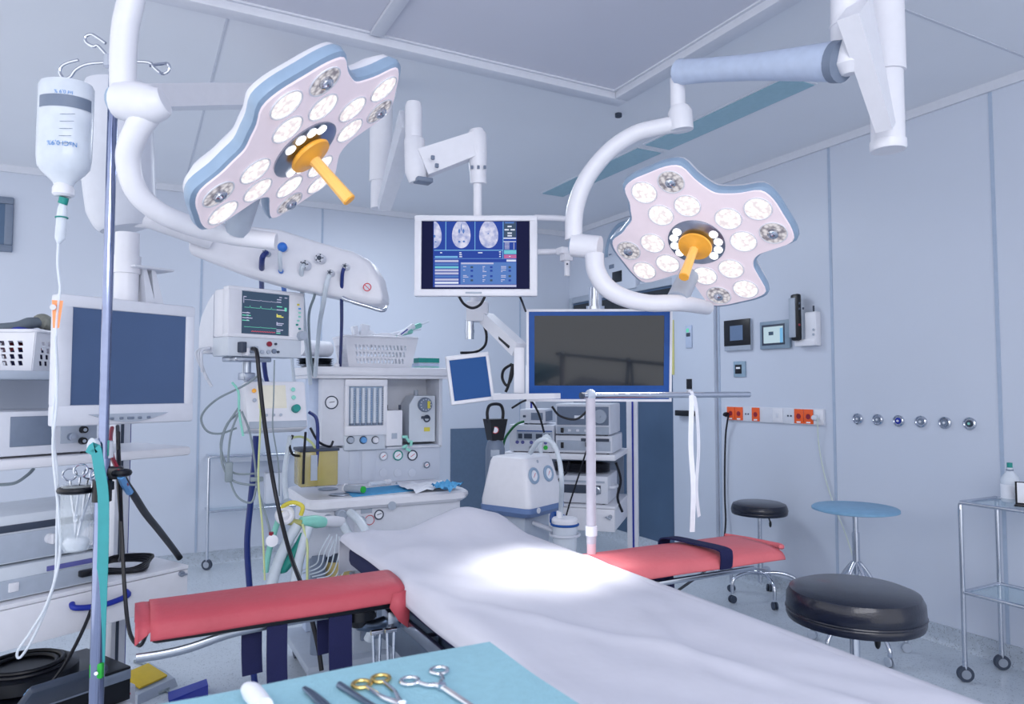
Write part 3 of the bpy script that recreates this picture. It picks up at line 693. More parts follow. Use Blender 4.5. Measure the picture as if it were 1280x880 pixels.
for k in range(4): st(.01, .3 + .06 * k, random.uniform(.12, .25), .02, 0 if k % 2 else 1); st(.1, .3 + .06 * k, .04, .03, 0)
st(.03, .72, .012, .14, 0); st(.03, .86, .06, .02, 0)
t.part('vital_signs', g, ['e_lav', 'e_green', 'e_yel', 'e_red'])
for k, (px, py) in enumerate(((376, 381), (378, 386), (378, 391), (378, 396), (376, 401), (374, 406), (378, 411))):
    a, z = t.px(371 + (px - 374) * .8, py); t.part('button', G().box((a, -.002, z), (.011, .006, .008), .002), ('yellow', 'lblue', 'mint', 'mint', 'mint', 'tealgreen', 'tealgreen')[k])
a, z = t.px(376, 420); t.part('knob', G().lathe([(.02, 0), (.02, .03), (.017, .034), (0, .034)], (a, .01, z), (0, -1, 0)), 'lgrey')
g = G(); a0, y1 = t.px(287, 424); b0, y0 = t.px(374, 447); g.bx(X0 + .004, X1 - .008, .006, .14, t.px(330, 446)[1], Z0 + .002, .005); mp = t.part('module_panel', g, 'offw')
for px, py, w, h, m in ((301, 434, .022, .042, 'dgrey'), (316, 437, .02, .026, 'lgrey'), (306, 440, .014, .03, 'white')):
    a, z = t.px(px, py); t.part('connector', G().box((a, -.01, z), (w, .04, h), .003), m, mp)
for px, py, r, m in ((337, 430, .011, 'redb'), (345, 430, .005, 'dgrey'), (348, 440, .005, 'dgrey'), (343, 439, .01, 'grey'), (336, 440, .008, 'lgrey'), (328, 440, .008, 'lgrey')):
    a, z = t.px(px, py); t.part('socket', G().lathe([(r, 0), (r, .008), (0, .009)], (a, .006, z), (0, -1, 0), 14), m, mp)
g = G(); zb = t.px(330, 446)[1]; a, z2 = t.px(322, 478); a2 = t.px(322, 450)[0]
g.box((a2, .09, zb - .01), (.16, .12, .02), .005).cyl((a2, .09, zb - .02), (a2, .09, zb - .09), .018).box((a2, .09, zb - .08), (.05, .06, .03), .005); t.part('mount', g, 'steel')
g = G(); g.tube([V((a2, .1, zb - .08)), V((a2 + .1, .25, zb - .09)), V((a2 + .24, .42, zb - .1))], .02); t.part('arm', g, 'steel')
g = G(); hx = X0 + .004; 
for k in range(3): g.tube([V((hx, .16 + .02 * k, Z0 - .04)), V((hx - .03, .16 + .02 * k, Z0 - .05)), V((hx - .04, .15 + .02 * k, Z0 - .08)), V((hx - .035 + .02 * k, .15, Z0 - .14 - .03 * k))], .006)
t.part('hanging_lead', g, 'white2')
t = T('ventilator_monitor', 'small white ventilator display with cream screen and teal knob, below patient monitor', 'medical monitor', at(350, 538, 3.0), 8)
Rm = Matrix.Rotation(R_(-14), 3, 'X')
X0, Z1 = t.px(310, 474); X1, Z0 = t.px(386, 538)
W2 = X1 - X0; H2 = .21
def lb(g, x0, x1, y0, y1, z0, z1, b=.004, dx0=0):
    c = V(((x0 + x1) / 2, (y0 + y1) / 2, (z0 + z1) / 2)); return g.box(Rm @ c + V((0, 0, .005)), (x1 - x0, y1 - y0, z1 - z0), b, Rm)
g = G(); lb(g, X0, X1, 0, .09, 0, H2, .014); t.part('housing', g, 'white')
g = G(); lb(g, X0 + .01, X1 - .008, -.003, .01, .006, .035, .002); t.part('lower_panel', g, 'lgrey')
g = G(); lb(g, X0 + .055, X0 + .165, -.0035, .01, .095, .185, .002); lb(g, X0 + .05, X0 + .17, -.002, .01, .09, .19, .002); t.part('screen', g, mat('cream_screen', (.80, .79, .74), .3, emit=(.8, .79, .74), es=.25))
for x, z, r, m in ((.035, .165, .009, 'orange'), (.035, .125, .008, 'lgrey'), (.2, .17, .009, 'mint'), (.2, .135, .009, 'mint'), (.08, .06, .006, 'lgrey'), (.11, .06, .006, 'lgrey'), (.14, .06, .006, 'lgrey')):
    q = Rm @ V((X0 + x, -.003, z)) + V((0, 0, .005)); t.part('button', G().lathe([(r, 0), (r, .006), (0, .007)], q, Rm @ V((0, -1, 0)), 12), m)
q = Rm @ V((X0 + .205, -.003, .085)) + V((0, 0, .005)); t.part('knob', G().lathe([(.018, 0), (.016, .022), (0, .023)], q, Rm @ V((0, -1, 0)), 20), 'tealgreen')
g = G(); g.tube([V((.0, .1, .1)), V((.12, .22, .12)), V((.2, .45, .15))], .018); t.part('arm', g, 'steel')

# ================================================================== ANAESTHESIA MACHINE
YA = 3.72
t = T('anaesthesia_machine', 'tall white anaesthesia machine with flowmeters and gauges at head of table', 'anaesthesia machine', (1.1, 3.75, 0))
def A(px, py, Y=YA): p = aty(px, py, Y); return p.x, p.z
def ab(g, x0, y0, x1, y1, Y, dep, b=0):
    a, z1 = A(x0, y0, Y); c, z0 = A(x1, y1, Y); return g.bx(a, c, Y, Y + dep, z0, z1, b)
TOPZ = A(480, 459, YA - .05)[1]
xl, xr = A(386, 465, YA - .05)[0], A(566, 465, YA - .05)[0]
t.part('top_shelf', G().bx(xl, xr, YA - .05, YA + .4, TOPZ - .045, TOPZ, .01).bx(xl + .02, xr - .02, YA - .03, YA + .38, TOPZ - .06, TOPZ - .04), 'white', world=True)
bl, br = A(402, 500)[0], A(552, 500)[0]; fl, frr = A(430, 500)[0], A(484, 500)[0]
zlo = A(480, 560)[1]
g = G(); g.bx(bl, frr, YA, YA + .35, zlo + .02, TOPZ - .06, .006); bd = t.part('upper_cabinet', g, 'white2', world=True)
g = G(); rx0, rx1 = frr, A(549, 500)[0]; z1, z0 = TOPZ - .06, A(500, 558)[1]
g.bx(rx0, rx1, YA + .2, YA + .35, z0, z1).bx(rx0, rx1 + .015, YA, YA + .2, z0 - .012, z0, .003).bx(rx1, rx1 + .02, YA, YA + .35, z0 - .012, z1, .004); t.part('side_bay', g, 'white2', world=True)
g = G(); a, z = A(414, 503); g.mi = 0; g.lathe([(.034, 0), (.034, .006), (.03, .008), (.03, .006), (0, .006)], (a, YA, z), (0, -1, 0)); g.mi = 1; g.torus((a, YA - .008, z), (0, 1, 0), .032, .003); g.tube([V((a - .012, YA - .009, z)), V((a + .016, YA - .009, z + .004))], .0015, smooth=False, n=4)
t.part('gauge', g, ['paper', 'dgrey'], world=True)
g = G(); a0, z1 = A(430, 474); a1, z0 = A(482, 543); w = .018
c0, q1 = A(435, 483); c1, q0 = A(477, 531)
g.bx(a0, a1, YA - .03, YA, q1, z1, .005).bx(a0, a1, YA - .03, YA, z0, q0, .005).bx(a0, c0, YA - .03, YA, q0 - .003, q1 + .003, .005).bx(c1, a1, YA - .03, YA, q0 - .003, q1 + .003, .005); fb = t.part('flowmeter_bank', g, 'white', world=True)
g = G(); g.bx(c0, c1, YA - .012, YA - .004, q0, q1); t.part('back_plate', g, mat('flow_back', (.62, .70, .80), .4), fb, world=True)
for k in range(6):
    x = c0 + (c1 - c0) * (k + .5) / 6; g = G(); g.mi = 0; g.cyl((x, YA - .022, q0 + .012), (x, YA - .022, q1 - .008), .009, n=10); g.mi = 1
    for j in range(14): g.box((x + .012, YA - .0245, q0 + .025 + j * (q1 - q0 - .05) / 13), (.008, .001, .0018))
    g.mi = 2; g.cyl((x, YA - .022, q0 + .004), (x, YA - .022, q0 + .013), .011, n=10)
    t.part('flow_tube', g, ['clear2', 'txtg' if k not in (1, 3) else 'txt', 'grey'], fb, world=True)
g = G(); a0, z1 = A(430, 543); a1, z0 = A(481, 561); g.bx(a0, a1, YA - .012, YA + .1, z0, z1, .004); kp = t.part('knob_panel', g, 'offw', world=True)
for px, m in ((438, 'lgrey'), (454, 'lblue'), (469, 'white')):
    a, z = A(px, 550, YA - .012); g = G(); g.mi = 0; g.lathe([(.017, 0), (.016, .018), (.013, .022), (0, .022)], (a, YA - .012, z), (0, -1, 0), 18); g.mi = 1; g.torus((a, YA - .014, z), (0, 1, 0), .018, .003)
    t.part('flow_knob', g, [m, 'dgrey'], kp, world=True)
# box and vaporiser in the bay
g = G(); a0, z1 = A(483, 513, YA - .03); a1, z0 = A(503, 557, YA - .03); g.bx(a0, a1, YA - .03, YA + .1, z0, z1, .004); bo = t.part('flush_box', g, 'white', world=True)
a, z = A(493, 545, YA - .031); t.part('label_plate', G().box((a, YA - .031, z), (.03, .002, .03)), 'lgrey', bo, world=True)
for px in (485, 501): a, z = A(px, 508, YA); t.part('post', G().cyl((a, YA + .02, z - .03), (a, YA + .02, z + .008), .006), 'dgrey', bo, world=True)
g = G(); a0, z1 = A(514, 495, YA); a1, z0 = A(546, 552, YA); yy = YA + .03
g.prism([(a0, z0), (a1, z0), (a1, z1 - .0), (a0 + .03, z1), (a0, z1 - .05)], lambda x, y, h: V((x, h, y)), yy, yy + .14); va = t.part('vaporiser', g, 'offw', world=True)
a, z = A(533, 506, YA); g = G(); g.mi = 0; g.lathe([(.04, 0), (.04, .018), (.036, .024), (0, .024)], (a, yy, z), (0, -1, 0), 28); g.mi = 1; g.box((a + .016, yy - .026, z), (.016, .003, .04), .001); g.mi = 2
for k in range(12): g.box((a + .03 * math.cos(k * PI / 6), yy - .0245, z + .03 * math.sin(k * PI / 6)), (.004, .002, .004))
t.part('dial', g, ['grey', 'yellow', 'paper'], va, world=True)
a, z = A(536, 537, YA); t.part('yellow_label', G().box((a, yy - .002, z), (.034, .003, .022)), 'yellow', va, world=True)
a, z = A(534, 522, YA); g = G(); g.box((a, yy - .004, z), (.05, .008, .014), .002); g.torus((a + .006, yy - .01, z - .006), (0, 1, 0), .017, .004); t.part('filler_port', g, 'dgrey', va, world=True)
a, z = A(528, 490, YA); t.part('lock_knob', G().cyl((a, yy + .07, z - .02), (a, yy + .07, z + .01), .012), 'lgrey', va, world=True)
# lower gauge panel
zwt = .89
g = G(); a0, z1 = A(432, 560); g.bx(bl + .03, br, YA + .02, YA + .35, zwt, z0 - .0 if False else A(432, 560)[1], .004); lp = t.part('gauge_panel', g, 'wall', world=True)
for px, py, r, m in ((479, 570, .021, 'lgrey'), (497, 569, .025, 'tealgreen'), (515, 569, .026, 'dgrey'), (533, 581, .015, 'grey')):
    a, z = A(px, py, YA + .02); g = G(); g.mi = 0; g.lathe([(r, 0), (r, .008), (0, .008)], (a, YA + .02, z), (0, -1, 0), 24); g.mi = 1; g.torus((a, YA + .012, z), (0, 1, 0), r, .0035); g.mi = 2; g.tube([V((a - r * .4, YA + .011, z - r * .3)), V((a + r * .5, YA + .011, z + r * .3))], .0016, smooth=False, n=4)
    t.part('gauge', g, ['paper', m, 'pred'], lp, world=True)
for px in (479, 497, 515): a, z = A(px, 591, YA + .02); t.part('blank_cover', G().lathe([(.022, 0), (.022, .004), (0, .005)], (a, YA + .02, z), (0, -1, 0), 20), 'wall', lp, world=True)
for px0, px1 in ((436, 448), (452, 469)): a0, z1 = A(px0, 564, YA + .02); a1, z0 = A(px1, 600, YA + .02); t.part('flap', G().bx(a0, a1, YA + .014, YA + .021, z0, z1, .002), 'wall', lp, world=True)
# work surface
YS = 3.27
def rr(x0, x1, y0, y1, r, n=5):
    o = []
    for cx_, cy_, a0 in ((x1 - r, y1 - r, 0), (x0 + r, y1 - r, 90), (x0 + r, y0 + r, 180), (x1 - r, y0 + r, 270)):
        for k in range(n + 1): a = R_(a0 + 90 * k / n); o.append((cx_ + r * math.cos(a), cy_ + r * math.sin(a)))
    return o
sx0, sx1 = .70, 1.50
g = G(); n0 = None
for (ins, z) in ((.014, zwt - .05), (0, zwt - .035), (0, zwt - .012), (.008, zwt)):
    pass
rings = [[V((x, y, z)) for x, y in rr(sx0 + i, sx1 - i, YS + i, YA + .1, .07)] for i, z in ((.016, zwt - .055), (0, zwt - .04), (0, zwt - .012), (.01, zwt))]
N = len(rings[0]); g.raw([p for r in rings for p in r], [(i * N + k, i * N + (k + 1) % N, (i + 1) * N + (k + 1) % N, (i + 1) * N + k) for i in range(3) for k in range(N)] + [tuple(range(N))[::-1], tuple(3 * N + k for k in range(N))])
ws = t.part('work_surface', g, 'white', world=True)
for px, py in ((410, 612), (424, 619)):
    p = atz(px, py, zwt); t.part('dish', G().lathe([(.045, 0), (.05, .004), (.046, .006), (.03, .001), (0, .001)], p), 'steel', ws, world=True)
t.part('badge', G().lathe([(.02, 0), (.02, .006), (0, .007)], aty(490, 632, YS) + V((0, .002, 0)), (0, -1, 0)), 'lgrey', ws, world=True)
g = G(); g.tube([V((sx1 - .03, YS + .1, zwt - .03)), V((sx1 + .02, YS + .12, zwt - .035)), V((sx1 + .03, YS + .2, zwt - .035)), V((sx1 - .02, YS + .24, zwt - .03))], .018); t.part('side_handle', g, 'white', ws, world=True)
g = G(); YF = YS + .04; a0, z1 = A(440, 639, YF); a1, z0 = A(598, 668, YF); g.bx(a0, sx1 - .04, YF, YF + .35, z0 + .0, zwt - .05, .006); fp = t.part('front_panel', g, 'white2', world=True)
a, z = A(473, 643, YF); g = G(); g.mi = 0; g.lathe([(.022, 0), (.022, .01), (0, .01)], (a, YF, z), (0, -1, 0)); g.mi = 1; g.torus((a, YF - .01, z), (0, 1, 0), .021, .003); g.tube([V((a - .01, YF - .011, z)), V((a + .012, YF - .011, z + .006))], .0016, smooth=False, n=4); t.part('gauge', g, ['paper', 'dgrey'], fp, world=True)
a, z = A(452, 650, YF); t.part('knob', G().lathe([(.018, 0), (.016, .02), (0, .021)], (a, YF, z), (0, -1, 0)), 'lgrey', fp, world=True)
a0, z1 = A(451, 632, YF); a1, z0 = A(465, 641, YF); t.part('display', G().bx(a0, a1, YF - .003, YF + .002, z0, z1, .001), 'lgrey', fp, world=True)
a, z = A(462, 650, YF); g = G(); g.torus((a, YF - .002, z), (0, 1, 0), .022, .0016); t.part('red_marking', g, 'pred', fp, world=True)
zf = A(470, 668, YF)[1]
g = G(); g.bx(.95, sx1 - .04, YF + .08, YF + .5, .12, zf, .01); t.part('lower_cabinet', g, 'lgrey', world=True)
a0, z1 = A(450, 672, YF + .06); t.part('drawer_front', G().bx(.98, sx1 - .06, YF + .06, YF + .09, .2, zf - .02, .004), 'grey', world=True)
g = G(); g.bx(.72, sx1, YF + .02, YF + .62, .09, .14, .02); t.part('base', g, 'lgrey', world=True)
for x in (.78, 1.42):
    for y in (YF + .08, YF + .55): t.part('caster', G().cyl((x - .014, y, .045), (x + .014, y, .045), .045).box((x, y, .08), (.02, .04, .04)), 'dgrey', world=True)
# left: side post and absorber block
g = G(); p0 = aty(392, 480, YA + .1); g.bx(p0.x - .03, p0.x + .03, YA + .08, YA + .16, .14, TOPZ - .05, .008); t.part('side_post', g, 'lblue' if False else 'armblue', world=True)
g = G(); g.bx(.70, .93, YS + .03, YS + .3, .62, zwt - .04, .03); ab_ = t.part('absorber_block', g, 'white2', world=True)
g = G(); g.cyl((.76, YS + .05, .5), (.76, YS + .05, .64), .035); g.cyl((.76, YS + .05, .2), (.76, YS + .05, .52), .03); t.part('absorber_column', g, 'grey', world=True)
for px, py in ((412, 650), (426, 643)): p = aty(px, py, YS); g = G(); g.cyl(p + V((0, .05, 0)), p - V((0, .03, 0)), .022); g.torus(p - V((0, .03, 0)), (0, 1, 0), .02, .004); t.part('gas_port', g, 'lgrey', ab_, world=True)
p = aty(424, 725, YS + .06); g = G(); g.mi = 0; g.cyl((p.x, YS + .1, .34), (p.x, YS + .1, .62), .07); g.mi = 1; g.lathe([(.075, .33), (.075, .36), (.07, .36)], (p.x, YS + .1, 0)); g.lathe([(.075, .6), (.075, .64), (.07, .64)], (p.x, YS + .1, 0))
t.part('absorber_canister', g, ['soda', 'dgrey'], world=True, label='clear canister of yellowish absorber granules')
# amber jar on the left side
c = aty(395, 585, YS + .15); z1, z0 = aty(395, 559, YS + .15).z, aty(395, 606, YS + .15).z
jw = .088
g = G(); g.mi = 0; g.bx(c.x - jw, c.x + jw, YS + .08, YS + .22, z0, z1 - .012, .01); g.mi = 1; g.bx(c.x - jw - .004, c.x + jw + .004, YS + .075, YS + .225, z1 - .015, z1, .004); g.mi = 2; g.bx(c.x - .04, c.x - .01, YS + .076, YS + .079, z0 + .03, z1 - .03)
for k in range(6): g.box((c.x - .025, YS + .075, z0 + .04 + k * .02), (.026, .002, .003))
t.part('amber_jar', g, ['amber', 'dgrey', 'lgrey'], world=True, label='square amber bellows jar')
p = atz(406, 606, zwt); t.part('teal_cap', G().lathe([(.022, 0), (.022, .04), (.016, .05), (0, .05)], p), 'tealgreen', ws, world=True)

# things on its top shelf
def basket(name, label, loc, deg, w, d, h, rows, cols, group=None, taper=.03, slx=None, m='white'):
    t = T(name, label, 'basket', loc, deg, group)
    g = G(); th = .003
    def wall(p0, p1, q0, q1, n):    # bottom edge p0-p1, top edge q0-q1, slotted
        R0 = 2 * rows + 1; C0 = 2 * n + 1
        nrm = (V(p1) - V(p0)).cross(V(q0) - V(p0)).normalized() * th
        zs = [0, .14] ; 
        for r in range(rows): zs += [.14 + .66 * (r + .72) / rows, .14 + .66 * (r + 1) / rows]
        zs = zs[:-1] + [.80]; zs.append(1.0)
        xs = [0, .12]
        for c_ in range(n): xs += [.12 + .76 * (c_ + .55) / n, .12 + .76 * (c_ + 1) / n]
        xs = xs[:-1] + [.88, 1.0]
        # keep unique ordering
        def pt(u, v, sl): 
            a = V(p0).lerp(V(p1), u); b = V(q0).lerp(V(q1), u); return a.lerp(b, v) + (V(p1) - V(p0)) * sl
        for i in range(len(zs) - 1):
            for j in range(len(xs) - 1):
                inz = i % 2 == 1 and 0 < i < len(zs) - 2; inx = j % 2 == 1 and 0 < j < len(xs) - 2
                if inz and inx: continue
                sk = lambda k, v: (-.028 if (inz or True) and 1 <= k <= len(zs) - 2 and k % 2 == 0 else 0)
                s0, s1 = (0, 0)
                if inz: s0, s1 = .012, -.012
                q = []
                for u, v, sl in ((xs[j], zs[i], s0 if 0 < j else 0), (xs[j + 1], zs[i], s0 if j + 1 < len(xs) - 1 else 0), (xs[j + 1], zs[i + 1], s1 if j + 1 < len(xs) - 1 else 0), (xs[j], zs[i + 1], s1 if 0 < j else 0)): q.append(pt(u, v, sl))
                q2 = [x + nrm for x in q]
                g.raw(q + q2, [(0, 1, 2, 3), (7, 6, 5, 4), (0, 4, 5, 1), (1, 5, 6, 2), (2, 6, 7, 3), (3, 7, 4, 0)])
    a, b = w / 2 - taper, d / 2 - taper; A2, B2 = w / 2, d / 2
    bo = [(-a, -b, 0), (a, -b, 0), (a, b, 0), (-a, b, 0)]; tp = [(-A2, -B2, h), (A2, -B2, h), (A2, B2, h), (-A2, B2, h)]
    for k in range(4):
        j = (k + 1) % 4; wall(bo[k], bo[j], tp[k], tp[j], cols if k % 2 == 0 else max(3, int(cols * d / w)))
    g.box((0, 0, .002), (2 * a, 2 * b, .004))
    t.part('body', g, m)
    g = G(); rpts = [V((x, y, h)) for x, y in rr(-A2 - .004, A2 + .004, -B2 - .004, B2 + .004, .02)]
    g.tube(rpts, .006, n=8, smooth=False, closed=True); t.part('rim', g, m)
    return t
bc = aty(478, 455, YA + .02)
b0, b1 = aty(432, 452, YA + .02).x, aty(523, 452, YA + .02).x
bh = aty(478, 421, YA + .02).z - TOPZ
basket('plastic_basket', 'white slotted plastic basket on top of anaesthesia machine', ((b0 + b1) / 2, YA + .16, TOPZ), 0, b1 - b0, .26, bh, 3, 14)
bcx = (b0 + b1) / 2
for k, (dx, dy, dz, a, l, lb_) in enumerate(((.1, .05, .0, 24, .2, 'mint syringe packet sticking out right of white basket, longest one'), (.06, .02, -.005, 14, .16, 'mint packet lying on rim at right of white basket'), )):
    t = T('syringe_pack', lb_, 'syringe pack', (bcx + dx, YA + .12 + dy, TOPZ + bh - .01), 0)
    Rk = Matrix.Rotation(R_(-a), 3, 'Y'); g = G(); g.box(Rk @ V((l / 2, 0, .02)), (l, .035, .03), .01, Rk); t.part('wrapper', g, 'mint')
    g = G(); g.cyl(Rk @ V((l * .1, -.02, .025)), Rk @ V((l * .75, -.02, .025)), .011); t.part('barrel', g, 'paper')
    g = G(); g.cyl(Rk @ V((l, 0, .02)), Rk @ V((l + .05, 0, .02)), .005); t.part('nozzle', g, 'clear2')
t = T('syringe', 'white and blue striped syringe lying slanted on basket rim', 'syringe', (bcx + .11, YA + .06, TOPZ + bh + .005))
Rk = Matrix.Rotation(R_(-38), 3, 'Y'); g = G(); g.box(Rk @ V((.05, 0, .01)), (.11, .04, .018), .004, Rk); t.part('barrel', g, 'paper'); g = G(); g.box(Rk @ V((.03, -.0215, .012)), (.05, .002, .006), 0, Rk); t.part('stripe', g, 'blue')
g = G(); pts = []
for k, (x, z, h) in enumerate(((-.13, .0, .075), (-.085, .0, .085), (-.05, .0, .05))):
    Rk = Matrix.Rotation(R_((-14, 12, 25)[k]), 3, 'Y'); g.box(V((bcx + x, YA + .1, TOPZ + bh + h / 2 - .015)), (.045 if k else .03, .05, h), .006, Rk)
single('paper_wrap', 'crumpled white paper packs standing up at left end of white basket', 'paper', g, 'paper', (bcx - .1, YA + .1, TOPZ + bh - .03))
g = G(); pts = [V((bcx - .04 + .02 * k, YA + .15, TOPZ + bh + .002 + .014 * math.sin(PI * k / 6))) for k in range(7)]; g.strip(pts, .2, (0, 1, 0), .02); single('white_cloth', 'folded white cloth lying in the middle of slotted basket', 'cloth', g, 'paper', (bcx, YA + .15, TOPZ + bh))
for k, (lb_) in enumerate(('pale blue flat carton under teal-ended one, right of white basket', 'teal-ended flat carton on top of another, right of white basket')):
    x0 = aty(524, 452, YA + .1).x; x1 = aty(549, 452, YA + .1).x
    t = T('carton', lb_, 'carton', ((x0 + x1) / 2, YA + .16, TOPZ + k * .031))
    g = G(); g.bx(-(x1 - x0) / 2, (x1 - x0) / 2, -.06, .06, 0, .03, .002); t.part('box', g, 'paper' if k else 'armblue')
    g = G(); g.bx(-(x1 - x0) / 2 - .0004, (x1 - x0) / 2 + .0004, -.061, .03, .006 if k == 0 else .002, .012 if k == 0 else .029); t.part('print', g, 'tealgreen' if k else 'mint')
c = aty(399, 455, YA + .05)
t = T('steel_tray', 'stack of shallow steel trays at left end of machine top shelf', 'tray', (c.x, YA + .14, TOPZ))
for k in range(4): t.part('tray', G().lathe([(.07, 0), (.095, .012), (.1, .013), (.09, .014)], (0, 0, .011 * k), n=28), 'steel')
g = G(); g.mi = 0; g.cyl((c.x - .1, YA + .07, TOPZ + .1), (c.x + .075, YA + .18, TOPZ + .1), .043); single('cloth_roll', 'thick white paper roll lying on the steel trays', 'paper roll', g, 'paper', (c.x, YA + .12, TOPZ + .057))
p = aty(421, 455, YA); single('hook', 'small white clip hook standing at front of machine top shelf', 'hook', G().lathe([(.014, 0), (.014, .014), (.008, .02)], (p.x, YA + .0, TOPZ)).tube([V((p.x, YA, TOPZ + .02)), V((p.x + .004, YA, TOPZ + .05)), V((p.x + .002, YA, TOPZ + .07))], .003), 'white', (p.x, YA, TOPZ))
# things on work surface
g = G(); c = [atz(x, y, zwt) for x, y in ((428, 614), (441, 621.5), (524, 613), (508, 606))]
g.prism([(p.x, p.y) for p in c], lambda x, y, h: V((x, y, h)), zwt + .0005, zwt + .004); single('absorbent_pad', 'bright blue absorbent pad on the anaesthesia work surface', 'pad', g, 'padblue', c[0])
p = atz(452, 612, zwt + .02); t = T('syringe', 'large grey syringe with green plunger end lying on blue pad', 'syringe', (p.x, p.y, zwt + .005)); g = G(); g.cyl((-.06, .06, .018), (-.002, -.02, .018), .017); t.part('barrel', g, 'lgrey'); t.part('plunger', G().cyl((-.002, -.02, .018), (.002, -.028, .018), .016), 'green'); t.part('flange', G().cyl((-.063, .064, .018), (-.06, .06, .018), .024), 'white')
p = atz(462, 610, zwt); t = T('syringe', 'slim clear syringe with white wings behind the green-ended syringe', 'syringe', (p.x, p.y, zwt + .005)); t.part('barrel', G().cyl((0, 0, .014), (.09, .03, .014), .011), 'clear2'); t.part('plunger', G().cyl((.09, .03, .014), (.12, .04, .014), .015), 'white')
p = atz(440, 612, zwt); single('tape_roll', 'small white tape roll at the left corner of the blue pad', 'tape', G().lathe([(.018, 0), (.026, 0), (.026, .018), (.018, .018), (.018, 0)], (p.x, p.y, zwt + .004)), 'paper', (p.x, p.y, zwt + .004))
def crumple(g, corners, z, amp, n=8):
    vs = []; fs = []
    for i in range(n + 1):
        for j in range(n + 1):
            a = V(corners[0]).lerp(V(corners[1]), i / n); b = V(corners[3]).lerp(V(corners[2]), i / n); p = a.lerp(b, j / n)
            vs.append(V((p.x, p.y, z + amp * (1 + math.sin(i * 1.7 + j * .9) * math.cos(j * 1.3 - i * .4)))))
    for i in range(n):
        for j in range(n): k = i * (n + 1) + j; fs.append((k, k + 1, k + n + 2, k + n + 1))
    return g.raw(vs, fs)
c = [atz(x, y, zwt + .01) for x, y in ((493, 606), (520, 616), (572, 608), (545, 603))]
single('paper_wrap', 'crumpled white paper wrapper on the right of the work surface', 'paper', crumple(G(), c, zwt + .004, .012), 'paper', c[0])
c = [atz(x, y, zwt + .03) for x, y in ((538, 606), (562, 612), (580, 604), (552, 601))]
single('blue_cloth', 'crumpled bright blue wrap at right end of the work surface', 'cloth', crumple(G(), c, zwt + .012, .016), 'padblue', c[0])
g = G()
for k in range(5): p = aty(506 + 4 * (k % 3), 546 + 4 * k, YA - .04); g.box(p, (.03, .01, .014), .002, Matrix.Rotation(k * .9, 3, 'Y'))
single('ampoule_bundle', 'little bundle of mint and white ampoules hanging below vaporiser', 'ampoules', g, 'mint', aty(508, 560, YA - .04))

# breathing circuit
t = T('breathing_circuit', 'white breathing hoses with teal bag hanging in front of anaesthesia machine', 'breathing circuit', at(400, 700, 2.9))
def hose(name, pts, r, m, **k): return t.part(name, G().tube([at(*p) for p in pts], r, n=10, **k), m, world=True)
hose('hose', [(426, 650, 3.15), (436, 668, 3.1), (452, 690, 3.0), (458, 730, 2.9), (440, 775, 2.8), (425, 800, 2.8)], .019, 'clearhose')
hose('hose', [(438, 641, 3.2), (450, 652, 3.1), (465, 680, 3.0), (476, 720, 2.85), (478, 760, 2.8), (460, 800, 2.8)], .019, 'clearhose')
hose('hose', [(372, 656, 2.95), (358, 680, 2.92), (344, 715, 2.9), (332, 760, 2.88)], .022, 'clearhose')
hose('hose', [(386, 658, 2.95), (376, 690, 2.92), (370, 720, 2.9), (362, 765, 2.9)], .02, 'clearhose')
hose('y_piece', [(355, 651, 2.95), (368, 653, 2.95), (378, 654, 2.95)], .014, mat('khaki_plastic', (.66, .66, .42), .4))
hose('teal_connector', [(376, 652, 2.95), (395, 652, 3.0), (406, 653, 3.03)], [.02, .028, .02], 'mint')
hose('white_connector', [(404, 652, 3.03), (418, 652, 3.1), (428, 652, 3.14)], [.022, .026, .02], 'white')
g = G(); g.torus(at(356, 644, 2.93), -ray(356, 644), .028, .012, 20, 8); g.ell(at(356, 644, 2.94), .026, 12, 8); t.part('mask', g, 'white', world=True)
hose('mask_strap', [(352, 640, 2.93), (354, 633, 2.93), (366, 628, 2.93), (378, 633, 2.93), (376, 644, 2.93)], .009, 'yellow')
g = G(); g.tube([at(377, 666, 2.94), at(372, 680, 2.93), at(362, 700, 2.92), at(355, 710, 2.92), at(349, 715, 2.92)], [.006, .018, .033, .03, .008], n=14, flat=.6); t.part('breathing_bag', g, 'bag', world=True, label='dark teal rubber breathing bag')
hose('green_tube', [(348, 650, 2.96), (342, 668, 2.96), (336, 690, 2.95), (332, 715, 2.95)], .012, 'mint')
g = G(); p = at(340, 676, 2.85); g.lathe([(.024, 0), (.024, .012), (.006, .014), (0, .014)], p, -ray(340, 676), 20); t.part('filter_disc', g, 'white', world=True); t.part('red_cap', G().cyl(at(339, 669, 2.85), at(339, 665, 2.85), .009), 'redb', world=True)
hose('sample_line', [(378, 655, 2.93), (384, 680, 2.92), (384, 710, 2.9), (384, 750, 2.9)], .005, 'yelcab')
g = G()
for k in range(7): g.tube([at(412 + 3 * k, 668 + (k % 3) * 3, 3.05), at(400 + 6 * k, 690, 3.0), at(395 + 5 * k, 705 + 3 * k, 2.98), at(372 + 6 * k, 715 + 2 * k, 2.95)], .003, n=5)
t.part('thin_tubing', g, 'clearhose', world=True)

